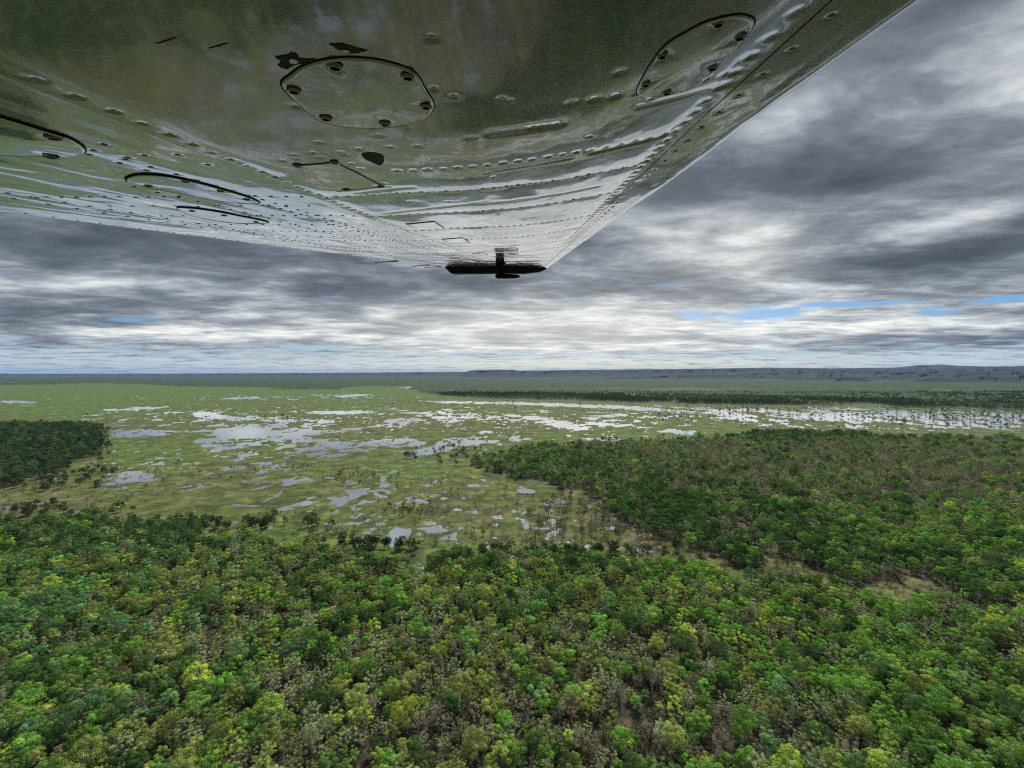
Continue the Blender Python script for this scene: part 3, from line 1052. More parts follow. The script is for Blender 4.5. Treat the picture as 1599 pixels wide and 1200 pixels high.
# --- dead and bare pale trees
dead_meshes = [dead_tree_mesh(60 + i, h) for i, h in enumerate((10, 8, 11, 7))]
DEAD = [(1106, 1046, 1.0), (330, 955, .8), (205, 990, .9), (78, 1010, .8), (755, 1150, .8), (178, 1040, .7), (560, 985, .7), (1455, 1120, .8),
        (1140, 1020, .7), (655, 1060, .8), (900, 1140, .7), (485, 1030, .8), (655, 885, .9), (1230, 1010, .6), (935, 800, .7), (1000, 850, .7),
        (870, 826, .6), (790, 790, .6), (1060, 855, .7), (1290, 1165, .7)]
DEAD_W = ["woodland", "woodland", "woodland", "woodland", "woodland", "woodland", "woodland", "woodland", "woodland", "woodland", "woodland",
          "woodland", "flooded gap", "woodland", "marsh edge", "marsh edge", "marsh edge", "marsh edge", "marsh edge", "woodland"]
for n_, (qx, qy, s) in enumerate(DEAD):
    X, Y = survey(qx, qy + 22)
    r = bpy.data.objects.new("dead_tree", None)
    COL.objects.link(r)
    r.location = (float(X), float(Y), .2)
    r.scale = (s * 1.1,) * 3
    r.rotation_euler = (0, 0, n_ * 1.7)
    tag(r, f"bare pale dead tree at the {DEAD_W[n_]}, {round(qx / 15.99)} percent across and {round((1200 - qy) / 12)} percent up", "dead tree", "bare dead trees")
    o = bpy.data.objects.new("branches", dead_meshes[n_ % 4])
    COL.objects.link(o)
    o.parent = r


# --- all the rest: one object that scatters the same trees
def scatter(name, idx, label, cat):
    n = len(idx)
    me = bpy.data.meshes.new(name)
    me.vertices.add(n)
    z = np.full(n, .15)
    me.vertices.foreach_set('co', np.stack([ax[idx], ay[idx], z], 1).astype(np.float32).ravel())
    add_attr(me, 'variant', av[idx], 'INT')
    add_attr(me, 'size', asz[idx])
    add_attr(me, 'turn', np.stack([np.zeros(n), np.zeros(n), arot[idx]], 1), 'FLOAT_VECTOR')
    add_attr(me, 'tint', ac[idx], 'FLOAT_VECTOR')
    o = link(name, me)
    tag(o, label, cat, kind='stuff')
    g = bpy.data.node_groups.new(name, 'GeometryNodeTree')
    g.interface.new_socket('Geometry', in_out='INPUT', socket_type='NodeSocketGeometry')
    g.interface.new_socket('Geometry', in_out='OUTPUT', socket_type='NodeSocketGeometry')
    N = g.nodes.new
    L = g.links.new
    gi, go = N('NodeGroupInput'), N('NodeGroupOutput')

    def named(nm, typ):
        a = N('GeometryNodeInputNamedAttribute')
        a.data_type = typ
        a.inputs[0].default_value = nm
        return a.outputs[0]
    size_, turn_, var_ = named('size', 'FLOAT'), named('turn', 'FLOAT_VECTOR'), named('variant', 'INT')
    join = N('GeometryNodeJoinGeometry')
    pts = N('GeometryNodeMeshToPoints')
    L(gi.outputs[0], pts.inputs[0])
    for k in sorted(set(av[idx].tolist())):
        if k not in SOURCE:
            continue
        j = N('GeometryNodeJoinGeometry')
        for so in SOURCE[k]:
            oi = N('GeometryNodeObjectInfo')
            oi.transform_space = 'ORIGINAL'
            oi.inputs['Object'].default_value = so
            L(oi.outputs['Geometry'], j.inputs[0])
        cmpn = N('FunctionNodeCompare')
        cmpn.data_type = 'INT'
        cmpn.operation = 'EQUAL'
        L(var_, cmpn.inputs[2])
        cmpn.inputs[3].default_value = k
        ip = N('GeometryNodeInstanceOnPoints')
        L(pts.outputs[0], ip.inputs['Points'])
        L(cmpn.outputs[0], ip.inputs['Selection'])
        L(j.outputs[0], ip.inputs['Instance'])
        e2r = N('FunctionNodeEulerToRotation')
        L(turn_, e2r.inputs[0])
        L(e2r.outputs[0], ip.inputs['Rotation'])
        L(size_, ip.inputs['Scale'])
        L(ip.outputs[0], join.inputs[0])
    L(join.outputs[0], go.inputs[0])
    md = o.modifiers.new("scatter", 'NODES')
    md.node_group = g
    return o


# two individual low bushes stand at the marsh edge and lend their shape to the scrub
for k in range(NVAR):
    if k not in SOURCE:
        cand = np.where((av == k) & (tpx > 100) & (tpx < 1500) & (tpy < 900) & (tpy > 760) & rest)[0] if k >= 9 else np.where((av == k) & rest)[0]
        i = int(cand[np.argmin(ay[cand])])
        rest[i] = False
        nm, cat = ("marsh_bush", "bush") if k >= 9 else ("woodland_tree", "tree")
        r, parts = place_tree(nm, f"{'low dense' if k == 9 else 'low straggly'} olive bush on the marsh, {round(tpx[i] / 15.99)} percent across, {round((1200 - tpy[i]) / 12)} percent up",
                              cat, "bushes on the marsh", ax[i], ay[i], asz[i], arot[i], TREES[k][0], TREES[k][1], ac[i])
        SOURCE[k] = parts
idx = np.where(rest)[0]
low = av[idx] >= 9
scatter("woodland", idx[~low], "dense mixed green woodland stretching around and beyond the marsh", "woodland")
scatter("scrub", idx[low], "low olive scrub scattered over the marsh", "scrub")

# undergrowth between the near trees
x, y = jitter_grid(-330, 330, 84, 330, 3.1, rng)
keep = (np.abs(x) < y * 1.3 + 15) & (rng.random(len(x)) < .75)
x, y = x[keep], y[keep]
keep = forest_kind(x, y) == 1
x, y = x[keep], y[keep]
n = len(x)
base = NT_ALL
pal = np.array([(.060, .052, .036), (.085, .060, .048), (.045, .055, .025), (.070, .085, .040), (.10, .085, .06), (.035, .060, .020)])
cc = pal[rng.integers(0, len(pal), n)] * rng.uniform(.5, 1.4, n)[:, None]
ax = np.concatenate([ax, x])
ay = np.concatenate([ay, y])
asz = np.concatenate([asz, rng.uniform(.45, 1.15, n)])
av = np.concatenate([av, rng.integers(9, 11, n)])
ac = np.concatenate([ac, cc])
arot = np.concatenate([arot, rng.uniform(0, 6.28, n)])
scatter("undergrowth", np.arange(base, base + n), "brownish undergrowth on the floor of the near woodland", "undergrowth")


# ------------------------------------------------------------------ the aircraft wing overhead
# frame of the wing: X forward along the chord, H up, t out along the span
V_RIGHT = Vector((1, 0, 0))
V_FWD = Vector((0, cp, -sp))
V_UP = Vector((0, sp, cp))
VPX, VPY = 825.0, 437.0
SPAN = V_FWD + V_RIGHT * ((VPX - CX) / F) + V_UP * ((CY - VPY) / F)
M3 = np.array([V_RIGHT, V_UP, SPAN])          # rows
CAM0 = np.array([0, 0, CAM_Z])
T_TIP = 5.55

_pr = np.array([  # root X, root H, tip X, tip H
    (-1.500, .189, -1.27, .188), (-1.200, .1895, -1.03, .190), (-.800, .1895, -.76, .192), (-.490, .190, -.49, .195), (-.300, .200, -.31, .195),
    (-.118, .2125, -.13, .190), (.082, .241, .035, .186), (.258, .2775, .160, .179), (.310, .289, .200, .176), (.380, .298, .245, .171),
    (.420, .304, .272, .168), (.434, .3135, .284, .169), (.438, .330, .288, .176)])
_pu = _pr[:, 0].copy()


def _pchip(xk, yk, x):
    h = np.diff(xk)
    dl = np.diff(yk) / h
    m = np.zeros(len(xk))
    m[0], m[-1] = dl[0], dl[-1]
    for i in range(1, len(xk) - 1):
        if dl[i - 1] * dl[i] > 0:
            w1, w2 = 2 * h[i] + h[i - 1], h[i] + 2 * h[i - 1]
            m[i] = (w1 + w2) / (w1 / dl[i - 1] + w2 / dl[i])
    k = np.clip(np.searchsorted(xk, x) - 1, 0, len(h) - 1)
    s_ = (x - xk[k]) / h[k]
    return (yk[k] * (1 + 2 * s_) * (1 - s_) ** 2 + m[k] * h[k] * s_ * (1 - s_) ** 2
            + yk[k + 1] * s_ * s_ * (3 - 2 * s_) + m[k + 1] * h[k] * s_ * s_ * (s_ - 1))


def wing_xh(u, t):
    """smooth underside at chord station u (root metres) and span station t"""
    u = np.asarray(u, float)
    g = np.clip(np.asarray(t, float) / T_TIP, 0, 1.02)
    X = u * (1 - g) + _pchip(_pu, _pr[:, 2], u) * g
    H = _pchip(_pu, _pr[:, 1], u) * (1 - g) + _pchip(_pu, _pr[:, 3], u) * g
    k = 1 - .2 * (1 - np.exp(-np.maximum(np.asarray(t, float), -.4) / 1.3))      # the section tapers outboard
    return X * k, H * k


def to_world(X, H, t):
    return CAM0 + np.stack([np.asarray(X, float), np.asarray(H, float), np.asarray(t, float)], -1) @ M3


_gu = np.linspace(-1.499, .434, 900)
_gh = wing_xh(_gu, 0 * _gu)


def station(px, py):
    """wing coordinates (u, t) of a feature surveyed from the photograph"""
    px, py = float(px), float(py)
    t = 1.0
    for _ in range(8):
        X, H = wing_xh(_gu, np.full(_gu.shape, t))
        ratio = X / H
        target = (px - VPX) / (VPY - py)
        u = float(np.interp(target, ratio, _gu))
        X0, H0 = wing_xh(np.array([u]), np.array([t]))
        t = float(H0[0]) * F / (VPY - py)
    return u, t


# rivets and their dimples -------------------------------------------------
riv = []          # (u, t, dimple depth, dimple radius, dome radius)


def row_span(u, t0, t1, pitch, dep=.0011, rad=.011, dome=.0042, jit=.0):
    for t in np.arange(t0, t1, pitch):
        riv.append((u + random.uniform(-1, 1) * .0012, t + random.uniform(-1, 1) * .0015, dep * random.uniform(.7, 1.3), rad, dome))


def row_chord(t, u0, u1, pitch, dep=.0012, rad=.010, dome=.0042):
    for u in np.arange(u0, u1, pitch):
        riv.append((u + random.uniform(-1, 1) * .0012, t + random.uniform(-1, 1) * .0015, dep * random.uniform(.6, 1.4), rad, dome))


U_LE, U_SPAR, U_HINGE = .3115, -.4915, -1.200
row_span(U_LE - .030, .32, 5.4, .040, .0013, .012, .0036)
row_span(U_LE + .022, .34, 5.4, .060, .0007, .009)
row_span(U_SPAR + .020, .34, 5.4, .036, .0012, .008, .0062)
row_span(U_SPAR - .150, .62, 5.4, .045, .0005, .008)
row_span(U_SPAR - .185, .60, 5.4, .045, .0005, .008)
row_span(U_SPAR - .33, .85, 5.4, .050, .0004, .008)
row_span(U_HINGE + .03, .6, 5.4, .050, .0004, .008)
row_span(U_HINGE - .04, .6, 5.4, .060, .0004, .008)
row_span(-1.475, .6, 5.4, .060, .0004, .008, .003)
RIBS = [.555, .765, .94, 1.20, 1.53, 1.88, 2.28, 2.7, 3.2, 3.7, 4.2, 4.7, 5.2]
for tr in RIBS:
    if tr > .6:
        row_chord(tr, -.24 if tr < .8 else -.44, .27, .028)
    if tr < .6:
        row_chord(tr, .06, .27, .030, .0010, .010)
    if tr > .9:
        row_chord(tr, -1.17, -.52, .036, .0005, .008)
for tr in (1.05, 1.36, 1.7):
    row_chord(tr, -1.17, -.52, .060, .0005, .008)
# loose rivets around the drain hole and the small door
for (qx, qy) in [(592, 210), (653, 226), (609, 228), (560, 231), (538, 240), (488, 237), (459, 240), (499, 244), (463, 246), (441, 249), (532, 236),
                 (673, 59), (677, 138), (708, 150), (736, 213), (795, 158), (461, 164), (498, 221), (563, 262), (549, 254), (600, 286), (607, 291),
                 (783, 154), (1016, 153), (967, 112), (640, 314), (702, 314), (868, 195), (845, 197), (832, 199), (770, 275), (760, 269), (920, 212),
                 (163, 226), (226, 243), (200, 247), (278, 242), (325, 258)]:
    u_, t_ = station(qx, qy)
    riv.append((u_, t_, .0010, .009, .0042))
riv = np.array(riv)

# long pressed creases where ribs pull on the skin
CREASE = [((772, 206), (868, 193), .0022), ((750, 318), (932, 292), .0016), ((1000, 165), (1135, 132), .0016), ((925, 238), (1030, 216), .0022),
          ((600, 333), (760, 314), .0012), ((772, 265), (890, 246), .0012), ((560, 300), (640, 292), .0012)]


def wing_disp(U, T):
    """metres out of the smooth surface (negative = away from the viewer)"""
    D = np.zeros(U.shape)
    fade = np.clip(T / .5, .2, 1)
    # oil-canned panels
    D += .0060 * (fbm(U * 4.2 + 3, T * 2.6 + 1, 2) - .5) * fade
    D += .0020 * (fbm(U * 13 + 9, T * 8 + 4, 2) - .5) * sstep(T, .42, .75)
    D += .00024 * (fbm(U * 50, T * 34, 2) - .5) * sstep(T, .45, .7)
    aft = sstep(-U, .48, .62)
    D += aft * .0026 * (fbm(U * 12, T * 1.3, 3) - .5)
    for tr in RIBS:
        D -= .0009 * np.exp(-((T - tr) / .034) ** 2) * (U < .27) * (U > -.47) * (0.35 if tr < .6 else 1)
    D -= .0013 * np.exp(-((U - (U_LE - .03)) / .026) ** 2)
    D -= .0010 * np.exp(-((U - (U_SPAR + .02)) / .020) ** 2)
    for (a, b, dp) in CREASE:
        ua, ta = station(*a)
        ub, tb = station(*b)
        L2 = (ub - ua) ** 2 + (tb - ta) ** 2
        s_ = np.clip(((U - ua) * (ub - ua) + (T - ta) * (tb - ta)) / L2, 0, 1)
        dd = (U - ua - s_ * (ub - ua)) ** 2 + (T - ta - s_ * (tb - ta)) ** 2
        D -= dp * .6 * np.exp(-dd / .012 ** 2)
    return D * (1 - .85 * sstep(T, 4.4, 5.4))


def add_dimples(D, us, ts):
    for (u, t, dep, rad, dome) in riv:
        r = rad * 3
        i0, i1 = np.searchsorted(ts, t - r), np.searchsorted(ts, t + r)
        j0, j1 = np.searchsorted(us, u - r), np.searchsorted(us, u + r)
        if i1 <= i0 or j1 <= j0:
            continue
        rr = (us[None, j0:j1] - u) ** 2 + (ts[i0:i1, None] - t) ** 2
        D[i0:i1, j0:j1] -= dep * np.exp(-rr / (rad * .75) ** 2)
    return D


def paint_material(name, base, metallic, rough, spec=.5, dirt=True):
    m, nt, out = new_mat(name)
    uv = nt.new('ShaderNodeAttribute', attribute_name='station')
    v = uv.outputs['Vector']
    b = nt.new('ShaderNodeBsdfPrincipled')
    c = base
    rg = rough
    if dirt:
        n = nt.noise(v, 5.5, 7, .66, .6)
        n2 = nt.noise(nt.vm('MULTIPLY', v, (60, 9, 1)), 1.0, 5, .6)
        n3 = nt.noise(v, 140, 3, .6)
        c = nt.mix(nt.maprange(n, .42, .70, 0, .55), base, tuple(q * .55 for q in base))
        c = nt.mix(nt.maprange(n2, .55, .75, 0, .3), c, tuple(q * .6 for q in base))
        rg = nt.m('ADD', nt.maprange(n, .35, .7, rough * .55, rough * 1.9), nt.m('MULTIPLY', n3, .05))
        nt.put(b.inputs['Normal'], haze_free_bump(nt, n3, .10, .0006))
    nt.put(b.inputs['Base Color'], c if not isinstance(c, tuple) else (*c, 1))
    b.inputs['Metallic'].default_value = metallic
    nt.put(b.inputs['Roughness'], rg)
    b.inputs['Specular IOR Level'].default_value = spec
    if dirt:
        b.inputs['Specular Tint'].default_value = (1.0, .97, .86, 1)
        b.inputs['Coat Weight'].default_value = .8
        b.inputs['Coat Roughness'].default_value = .04
        b.inputs['Coat IOR'].default_value = 1.6
    nt.put(out.inputs[0], b.outputs[0])
    return m


SKIN = paint_material("worn_wing_paint", (.35, .36, .53), .66, .09)
PANEL = paint_material("cover_plate_paint", (.40, .43, .60), .66, .08)
BRIGHT = paint_material("bare_metal_and_highlight", (.80, .80, .76), .9, .25, dirt=False)  # also paints the highlights on the lap edge and plate rims
DARK = paint_material("dark_gap_sealant", (.010, .011, .010), 0, .7, .2, dirt=False)
BLACK = paint_material("black_fitting_paint", (.008, .009, .011), 0, .42, .35, dirt=False)
SCREW = paint_material("steel_screw", (.22, .22, .20), .85, .35, dirt=False)
RUST = paint_material("bare_corroded_patch", (.030, .032, .026), 0, .8, .2, dirt=False)
SCRATCH = paint_material("rusty_scratch", (.10, .045, .035), 0, .7, .2, dirt=False)

wing = bpy.data.objects.new("aircraft_wing", None)
wing.location = (0, 0, CAM_Z)
COL.objects.link(wing)
tag(wing, "worn glossy metal underside of an aircraft wing with rivets and oval cover plates", "aircraft wing")


def wpart(name, me, parent=None):
    o = bpy.data.objects.new(name, me)
    COL.objects.link(o)
    par = parent or wing
    o.parent = par
    if par is wing:
        o.matrix_parent_inverse = Matrix.Translation((0, 0, -CAM_Z))
    return o


TS = np.concatenate([np.arange(-1.6, .30, .05), .30 * 1.0043 ** np.arange(0, 2000)])
TS = TS[TS < T_TIP]
TS = np.append(TS, T_TIP)
US = np.concatenate([np.arange(-1.50, -.52, .0030), np.arange(-.52, .40, .0021), np.arange(.40, .438, .0015), [.438]])
UU, TT = np.meshgrid(US, TS)
DISP = add_dimples(wing_disp(UU, TT), US, TS)
WX, WH = wing_xh(UU, TT)


def disp_at(u, t):
    i = min(max(int(np.searchsorted(TS, t)), 0), len(TS) - 1)
    j = min(max(int(np.searchsorted(US, u)), 0), len(US) - 1)
    return float(DISP[i, j])


def on_wing(u, t, lift=0.0):
    """world point on the skin, lifted towards the ground by 'lift' metres"""
    X, H = wing_xh(np.array([u]), np.array([t]))
    d0 = disp_at(u, t)
    return to_world(X[0], H[0] - d0 - lift, t)


def skin_section(name, ua, ub, extra=0.0):
    j0, j1 = np.searchsorted(US, ua), np.searchsorted(US, ub)
    u = US[j0:j1]
    H = WH[:, j0:j1] - DISP[:, j0:j1] - extra
    X = WX[:, j0:j1]
    nr, nc = X.shape
    co = to_world(X, H, TT[:, j0:j1]).reshape(-1, 3)
    me = mesh_np(name, co, grid_faces(nr, nc)[:, ::-1], SKIN, smooth=True)
    add_attr(me, 'station', np.stack([UU[:, j0:j1].ravel(), TT[:, j0:j1].ravel(), np.zeros(nr * nc)], 1), 'FLOAT_VECTOR')
    return wpart(name, me)


skin_section("aileron", -1.51, U_HINGE - .002)
skin_section("rear_skin", U_HINGE + .002, U_SPAR - .0005)
skin_section("main_skin", U_SPAR + .0005, U_LE - .0011, .0012)
skin_section("leading_edge", U_LE + .0011, .4385)


def strip(name, u, half, mat, lift, t0=-1.6, t1=T_TIP):
    ts = np.concatenate([np.arange(t0, .3, .1), .3 * 1.01 ** np.arange(0, 400)])
    ts = np.append(ts[ts < t1], t1)
    co = []
    for t in ts:
        a = on_wing(u - half, t, lift)
        b = on_wing(u + half, t, lift)
        a2 = on_wing(u - half, t, lift - .002)
        b2 = on_wing(u + half, t, lift - .002)
        co += [a, b, b2, a2]
    me = mesh_np(name, np.array(co), grid_faces(len(ts), 4, True), mat)
    return wpart(name, me)


strip("seam_sealant", U_LE, .0016, DARK, -.0006)
strip("hinge_gap", U_HINGE, .004, DARK, -.0015)
strip("lap_edge_highlight", U_SPAR - .0008, .0009, BRIGHT, .0016)  # pale strip paints in the light caught by the lap edge
strip("lap_gap", U_SPAR + .0016, .0012, DARK, .0008)

# upper skin closes the section
up = np.array([(.438, .330), (.440, .352), (.430, .385), (.40, .425), (.32, .465), (.15, .495), (-.1, .485), (-.4, .43), (-.9, .32), (-1.3, .235), (-1.5, .1895)])
upt = up * np.array([.93, 1]) * 1.0
upt[:, 0] = np.interp(up[:, 0], [-1.5, .438], [-1.27, .288])
upt[:, 1] = .176 + (up[:, 1] - .330) * .8
upt[0] = (.288, .176)
upt[-4:, 1] = (.262, .245, .207, .1885)
upt[-1, 0] = -1.27
tsu = np.linspace(-1.6, T_TIP, 40)
co = []
for t in tsu:
    g = min(max(t / T_TIP, 0), 1)
    q = up * (1 - g) + upt * g
    kk = 1 - .2 * (1 - math.exp(-max(t, -.4) / 1.3))
    co.append(to_world(q[:, 0] * kk, q[:, 1] * kk, np.full(len(q), t)))
me = mesh_np("upper_skin", np.concatenate(co), grid_faces(len(tsu), len(up)), SKIN, smooth=True)
add_attr(me, 'station', np.zeros((len(me.vertices), 3)), 'FLOAT_VECTOR')
wpart("upper_skin", me)

# rivets -------------------------------------------------------------------
order = np.argsort(riv[:, 1])


def dome_mesh(items, name):
    co, fc = [], []
    prof = [(1.0, 0.0), (.92, .30), (.62, .62), (0, .78)]
    for (u, t, dep, rad, r) in items:
        base = len(co)
        c0 = on_wing(u, t, -.0002)
        for (k, hh) in prof[:3]:
            for a in range(10):
                an = a * math.pi / 5
                X = r * k * math.cos(an)
                Z = r * k * math.sin(an)
                co.append(c0 + np.array([X, -hh * .0022, Z]) @ M3)
        co.append(c0 + np.array([0, -.0022 * .78, 0]) @ M3)
        for lv in range(2):
            for a in range(10):
                a2 = (a + 1) % 10
                fc.append((base + lv * 10 + a, base + lv * 10 + a2, base + lv * 10 + 10 + a2, base + lv * 10 + 10 + a))
        for a in range(10):
            a2 = (a + 1) % 10
            fc.append((base + 20 + a, base + 20 + a2, base + 30, base + 30))
    bm = bmesh.new()
    vs = [bm.verts.new(c) for c in co]
    for f in fc:
        ids = list(dict.fromkeys(f))
        bm.faces.new([vs[i] for i in ids]).smooth = True
    bmesh.ops.recalc_face_normals(bm, faces=bm.faces)
    me = bpy.data.meshes.new(name)
    bm.to_mesh(me)
    bm.free()
    me.materials.append(RIVET)
    return me


RIVET = paint_material("painted_rivet_head", (.16, .17, .17), .6, .25, dirt=False)
sx = VPX + np.array([wing_xh(np.array([r[0]]), np.array([r[1]]))[0][0] for r in riv]) * F / riv[:, 1]
sy = VPY - np.array([wing_xh(np.array([r[0]]), np.array([r[1]]))[1][0] for r in riv]) * F / riv[:, 1]
vis = (sx > 0) & (sx < 1599) & (sy > 0)
near = [i for i in order if vis[i]][:96]
for i in near:
    wpart("rivet", dome_mesh([riv[i]], "rivet"))
far_i = [i for i in order if i not in set(near)]
o = wpart("far_rivets", dome_mesh([riv[i] for i in far_i], "far_rivets"))
tag(o, kind='stuff')


# cover plates ---------------------------------------------------------------
def smooth_loop(pts, n=96):
    pts = np.array(pts, float)
    m = len(pts)
    out = []
    for k in range(n):
        s_ = k / n * m
        i = int(s_)
        f = s_ - i
        p0, p1, p2, p3 = pts[(i - 1) % m], pts[i], pts[(i + 1) % m], pts[(i + 2) % m]
        out.append(.5 * ((2 * p1) + (-p0 + p2) * f + (2 * p0 - 5 * p1 + 4 * p2 - p3) * f * f + (-p0 + 3 * p1 - 3 * p2 + p3) * f ** 3))
    return np.array(out)


def cover_plate(outline, screws, rise=.0016, n=96, gapw=.0016, smooth=True, label=None, screw_r=.0065, mat=None, flat=.0):
    ut = np.array([station(*p) for p in outline])
    loop = smooth_loop(ut, n) if smooth else np.concatenate([np.linspace(ut[i], ut[(i + 1) % len(ut)], n // len(ut), endpoint=False) for i in range(len(ut))])
    c = loop.mean(0)
    n = len(loop)
    rings = [1.0, .985, .97, .9, .75, .55, .3]
    # surface: rim rounds up to the face, gentle bulge in the middle
    co, uvs = [], []
    dimp = [station(*p) for p in screws]
    for k, rg in enumerate([1.0] + rings):
        for p in loop:
            q = c + (p - c) * rg
            lift = -.002 if k == 0 else (rise * .45 if k == 1 else rise)
            lift += flat * (1 - rg ** 2) if k > 1 else 0
            X, H = wing_xh(np.array([q[0]]), np.array([q[1]]))
            d0 = disp_at(*q)
            for (du, dt) in dimp:
                rr = (q[0] - du) ** 2 + (q[1] - dt) ** 2
                lift -= .0013 * math.exp(-rr / .009 ** 2) if k > 1 else 0
            co.append(to_world(X[0], H[0] - d0 * .6 - disp_at(*c) * .4 - lift - .0012, q[1]))
            uvs.append((q[0] + 5, q[1] + 3, 0))
    nr = 1 + len(rings)
    faces = grid_faces(nr, n, True).tolist()
    ci = len(co)
    X, H = wing_xh(np.array([c[0]]), np.array([c[1]]))
    co.append(to_world(X[0], H[0] - disp_at(*c) - rise - flat - .0012, c[1]))
    uvs.append((c[0] + 5, c[1] + 3, 0))
    bm = bmesh.new()
    vs = [bm.verts.new(v) for v in co]
    for f in faces:
        bm.faces.new([vs[i] for i in f]).smooth = True
    for j in range(n):
        bm.faces.new([vs[(nr - 1) * n + j], vs[(nr - 1) * n + (j + 1) % n], vs[ci]]).smooth = True
    bmesh.ops.recalc_face_normals(bm, faces=bm.faces)
    me = bpy.data.meshes.new("cover_plate")
    bm.to_mesh(me)
    bm.free()
    me.materials.append(mat or PANEL)
    add_attr(me, 'station', np.array(uvs), 'FLOAT_VECTOR')
    o = wpart("cover_plate", me)
    if label:
        o['label'] = label
    # dark gap around the rim
    gco = []
    for k, (w, lf) in enumerate(((-.001, .0006), (gapw * .5, .0010), (gapw, .0004), (gapw * .5, -.0015))):
        for p in loop:
            dv = (p - c)
            dv = dv / np.linalg.norm(dv)
            q = p + dv * w
            gco.append(on_wing(q[0], q[1], lf + .0012))
    g = mesh_np("rim_gap", np.array(gco), np.concatenate([grid_faces(4, n, True), np.stack([np.arange(n) + 3 * n, (np.arange(n) + 1) % n + 3 * n, (np.arange(n) + 1) % n, np.arange(n)], 1)]), DARK)
    wpart("rim_gap", g, o).matrix_parent_inverse = Matrix.Identity(4)
    eco = []  # bright ring inside the gap, a rim highlight put into the colour
    for (w, lf) in ((-.0042, rise * .9), (-.0026, rise + .0007), (-.0012, rise * .5), (-.0026, -.001)):
        for p in loop:
            dv = (p - c)
            dv = dv / np.linalg.norm(dv)
            q = p + dv * w
            eco.append(on_wing(q[0], q[1], lf + .0012))
    ring4 = np.concatenate([grid_faces(4, n, True), np.stack([np.arange(n) + 3 * n, (np.arange(n) + 1) % n + 3 * n, (np.arange(n) + 1) % n, np.arange(n)], 1)])
    wpart("rim_highlight", mesh_np("rim_highlight", np.array(eco), ring4, BRIGHT, smooth=True), o).matrix_parent_inverse = Matrix.Identity(4)
    for (u, t) in dimp:
        bm = bmesh.new()
        X, H = wing_xh(np.array([u]), np.array([t]))
        c0 = to_world(X[0], H[0] - disp_at(u, t) * .6 - disp_at(*c) * .4 - rise - .0012 - flat * .6, t)
        ringsv = []
        for (k, hh) in ((1.15, -.0004), (1.0, .0014), (.66, .0018), (.60, .0004), (0, .0004)):
            if k == 0:
                ringsv.append([bm.verts.new(c0 + np.array([0, -hh, 0]) @ M3)])
                continue
            ringsv.append([bm.verts.new(c0 + np.array([screw_r * k * math.cos(a * math.pi / 10), -hh, screw_r * k * math.sin(a * math.pi / 10)]) @ M3) for a in range(20)])
        for r_ in range(len(ringsv) - 1):
            A, B = ringsv[r_], ringsv[r_ + 1]
            for a in range(20):
                a2 = (a + 1) % 20
                f = bm.faces.new([A[a], A[a2], B[a2], B[a]] if len(B) > 1 else [A[a], A[a2], B[0]])
                f.material_index = 1 if r_ >= 2 else 0
                f.smooth = r_ < 2
        bmesh.ops.recalc_face_normals(bm, faces=bm.faces)
        sm = bpy.data.meshes.new("screw")
        bm.to_mesh(sm)
        bm.free()
        sm.materials.append(SCREW)
        sm.materials.append(DARK)
        wpart("screw", sm, o).matrix_parent_inverse = Matrix.Identity(4)
    return o


cover_plate([(440, 130), (455, 112), (480, 97), (523, 88), (575, 89), (620, 99), (649, 113), (664, 138), (677, 160), (671, 176), (650, 188), (615, 196), (575, 198), (530, 195), (500, 186), (470, 162)],
            [(523, 98), (637, 115), (665, 162), (601, 189), (509, 180), (459, 136)], label="large oval cover plate with six screws", flat=.0012)
cover_plate([(995, 137), (1001, 146), (1025, 148.5), (1069, 140), (1097, 125), (1131, 91), (1162, 56), (1177, 33), (1173, 22), (1150, 17.5), (1106, 28), (1069, 47), (1037, 69), (1012, 104)],
            [(1034, 82), (1008, 128), (1041, 141), (1112, 102), (1155, 52), (1122, 30)], label="slanted oval cover plate near the leading edge", screw_r=.0055)
cover_plate([(-120, 160), (-40, 172), (0, 181), (79, 205), (108, 214), (128, 226), (133, 236), (122, 242.5), (96, 245), (0, 241), (-80, 236), (-170, 225), (-210, 200), (-180, 168)],
            [(84, 211), (80, 243)], label="long oval cover plate cut by the picture edge", screw_r=.008, flat=.002)
cover_plate([(196, 281), (214, 275), (255, 276), (300, 284), (345, 296), (385, 308), (405, 317), (398, 319), (360, 317), (310, 309), (260, 300), (215, 290)],
            [(232, 291), (290, 284), (345, 299), (385, 312)], rise=.0012, screw_r=.006)
cover_plate([(276, 325), (300, 325), (335, 330), (380, 338), (418, 346), (410, 348), (370, 348), (330, 343), (298, 336)],
            [(300, 329), (350, 336), (400, 346)], rise=.0012, screw_r=.006)
cover_plate([(458, 256), (524, 251), (600, 290), (527, 297)], [(464, 256), (522, 251), (594, 290), (540, 294)], rise=.001, n=80, smooth=False, screw_r=.006, mat=PANEL, gapw=.0012)
cover_plate([(634, 348), (678, 345), (693, 356), (656, 358)], [], rise=.0015, n=80, smooth=False, gapw=.004)
cover_plate([(690, 373), (722, 371), (733, 378), (704, 380)], [], rise=.0015, n=80, smooth=False, gapw=.005)
cover_plate([(737, 396), (757, 395), (762, 398), (743, 399)], [], rise=.0015, n=80, smooth=False, gapw=.006)


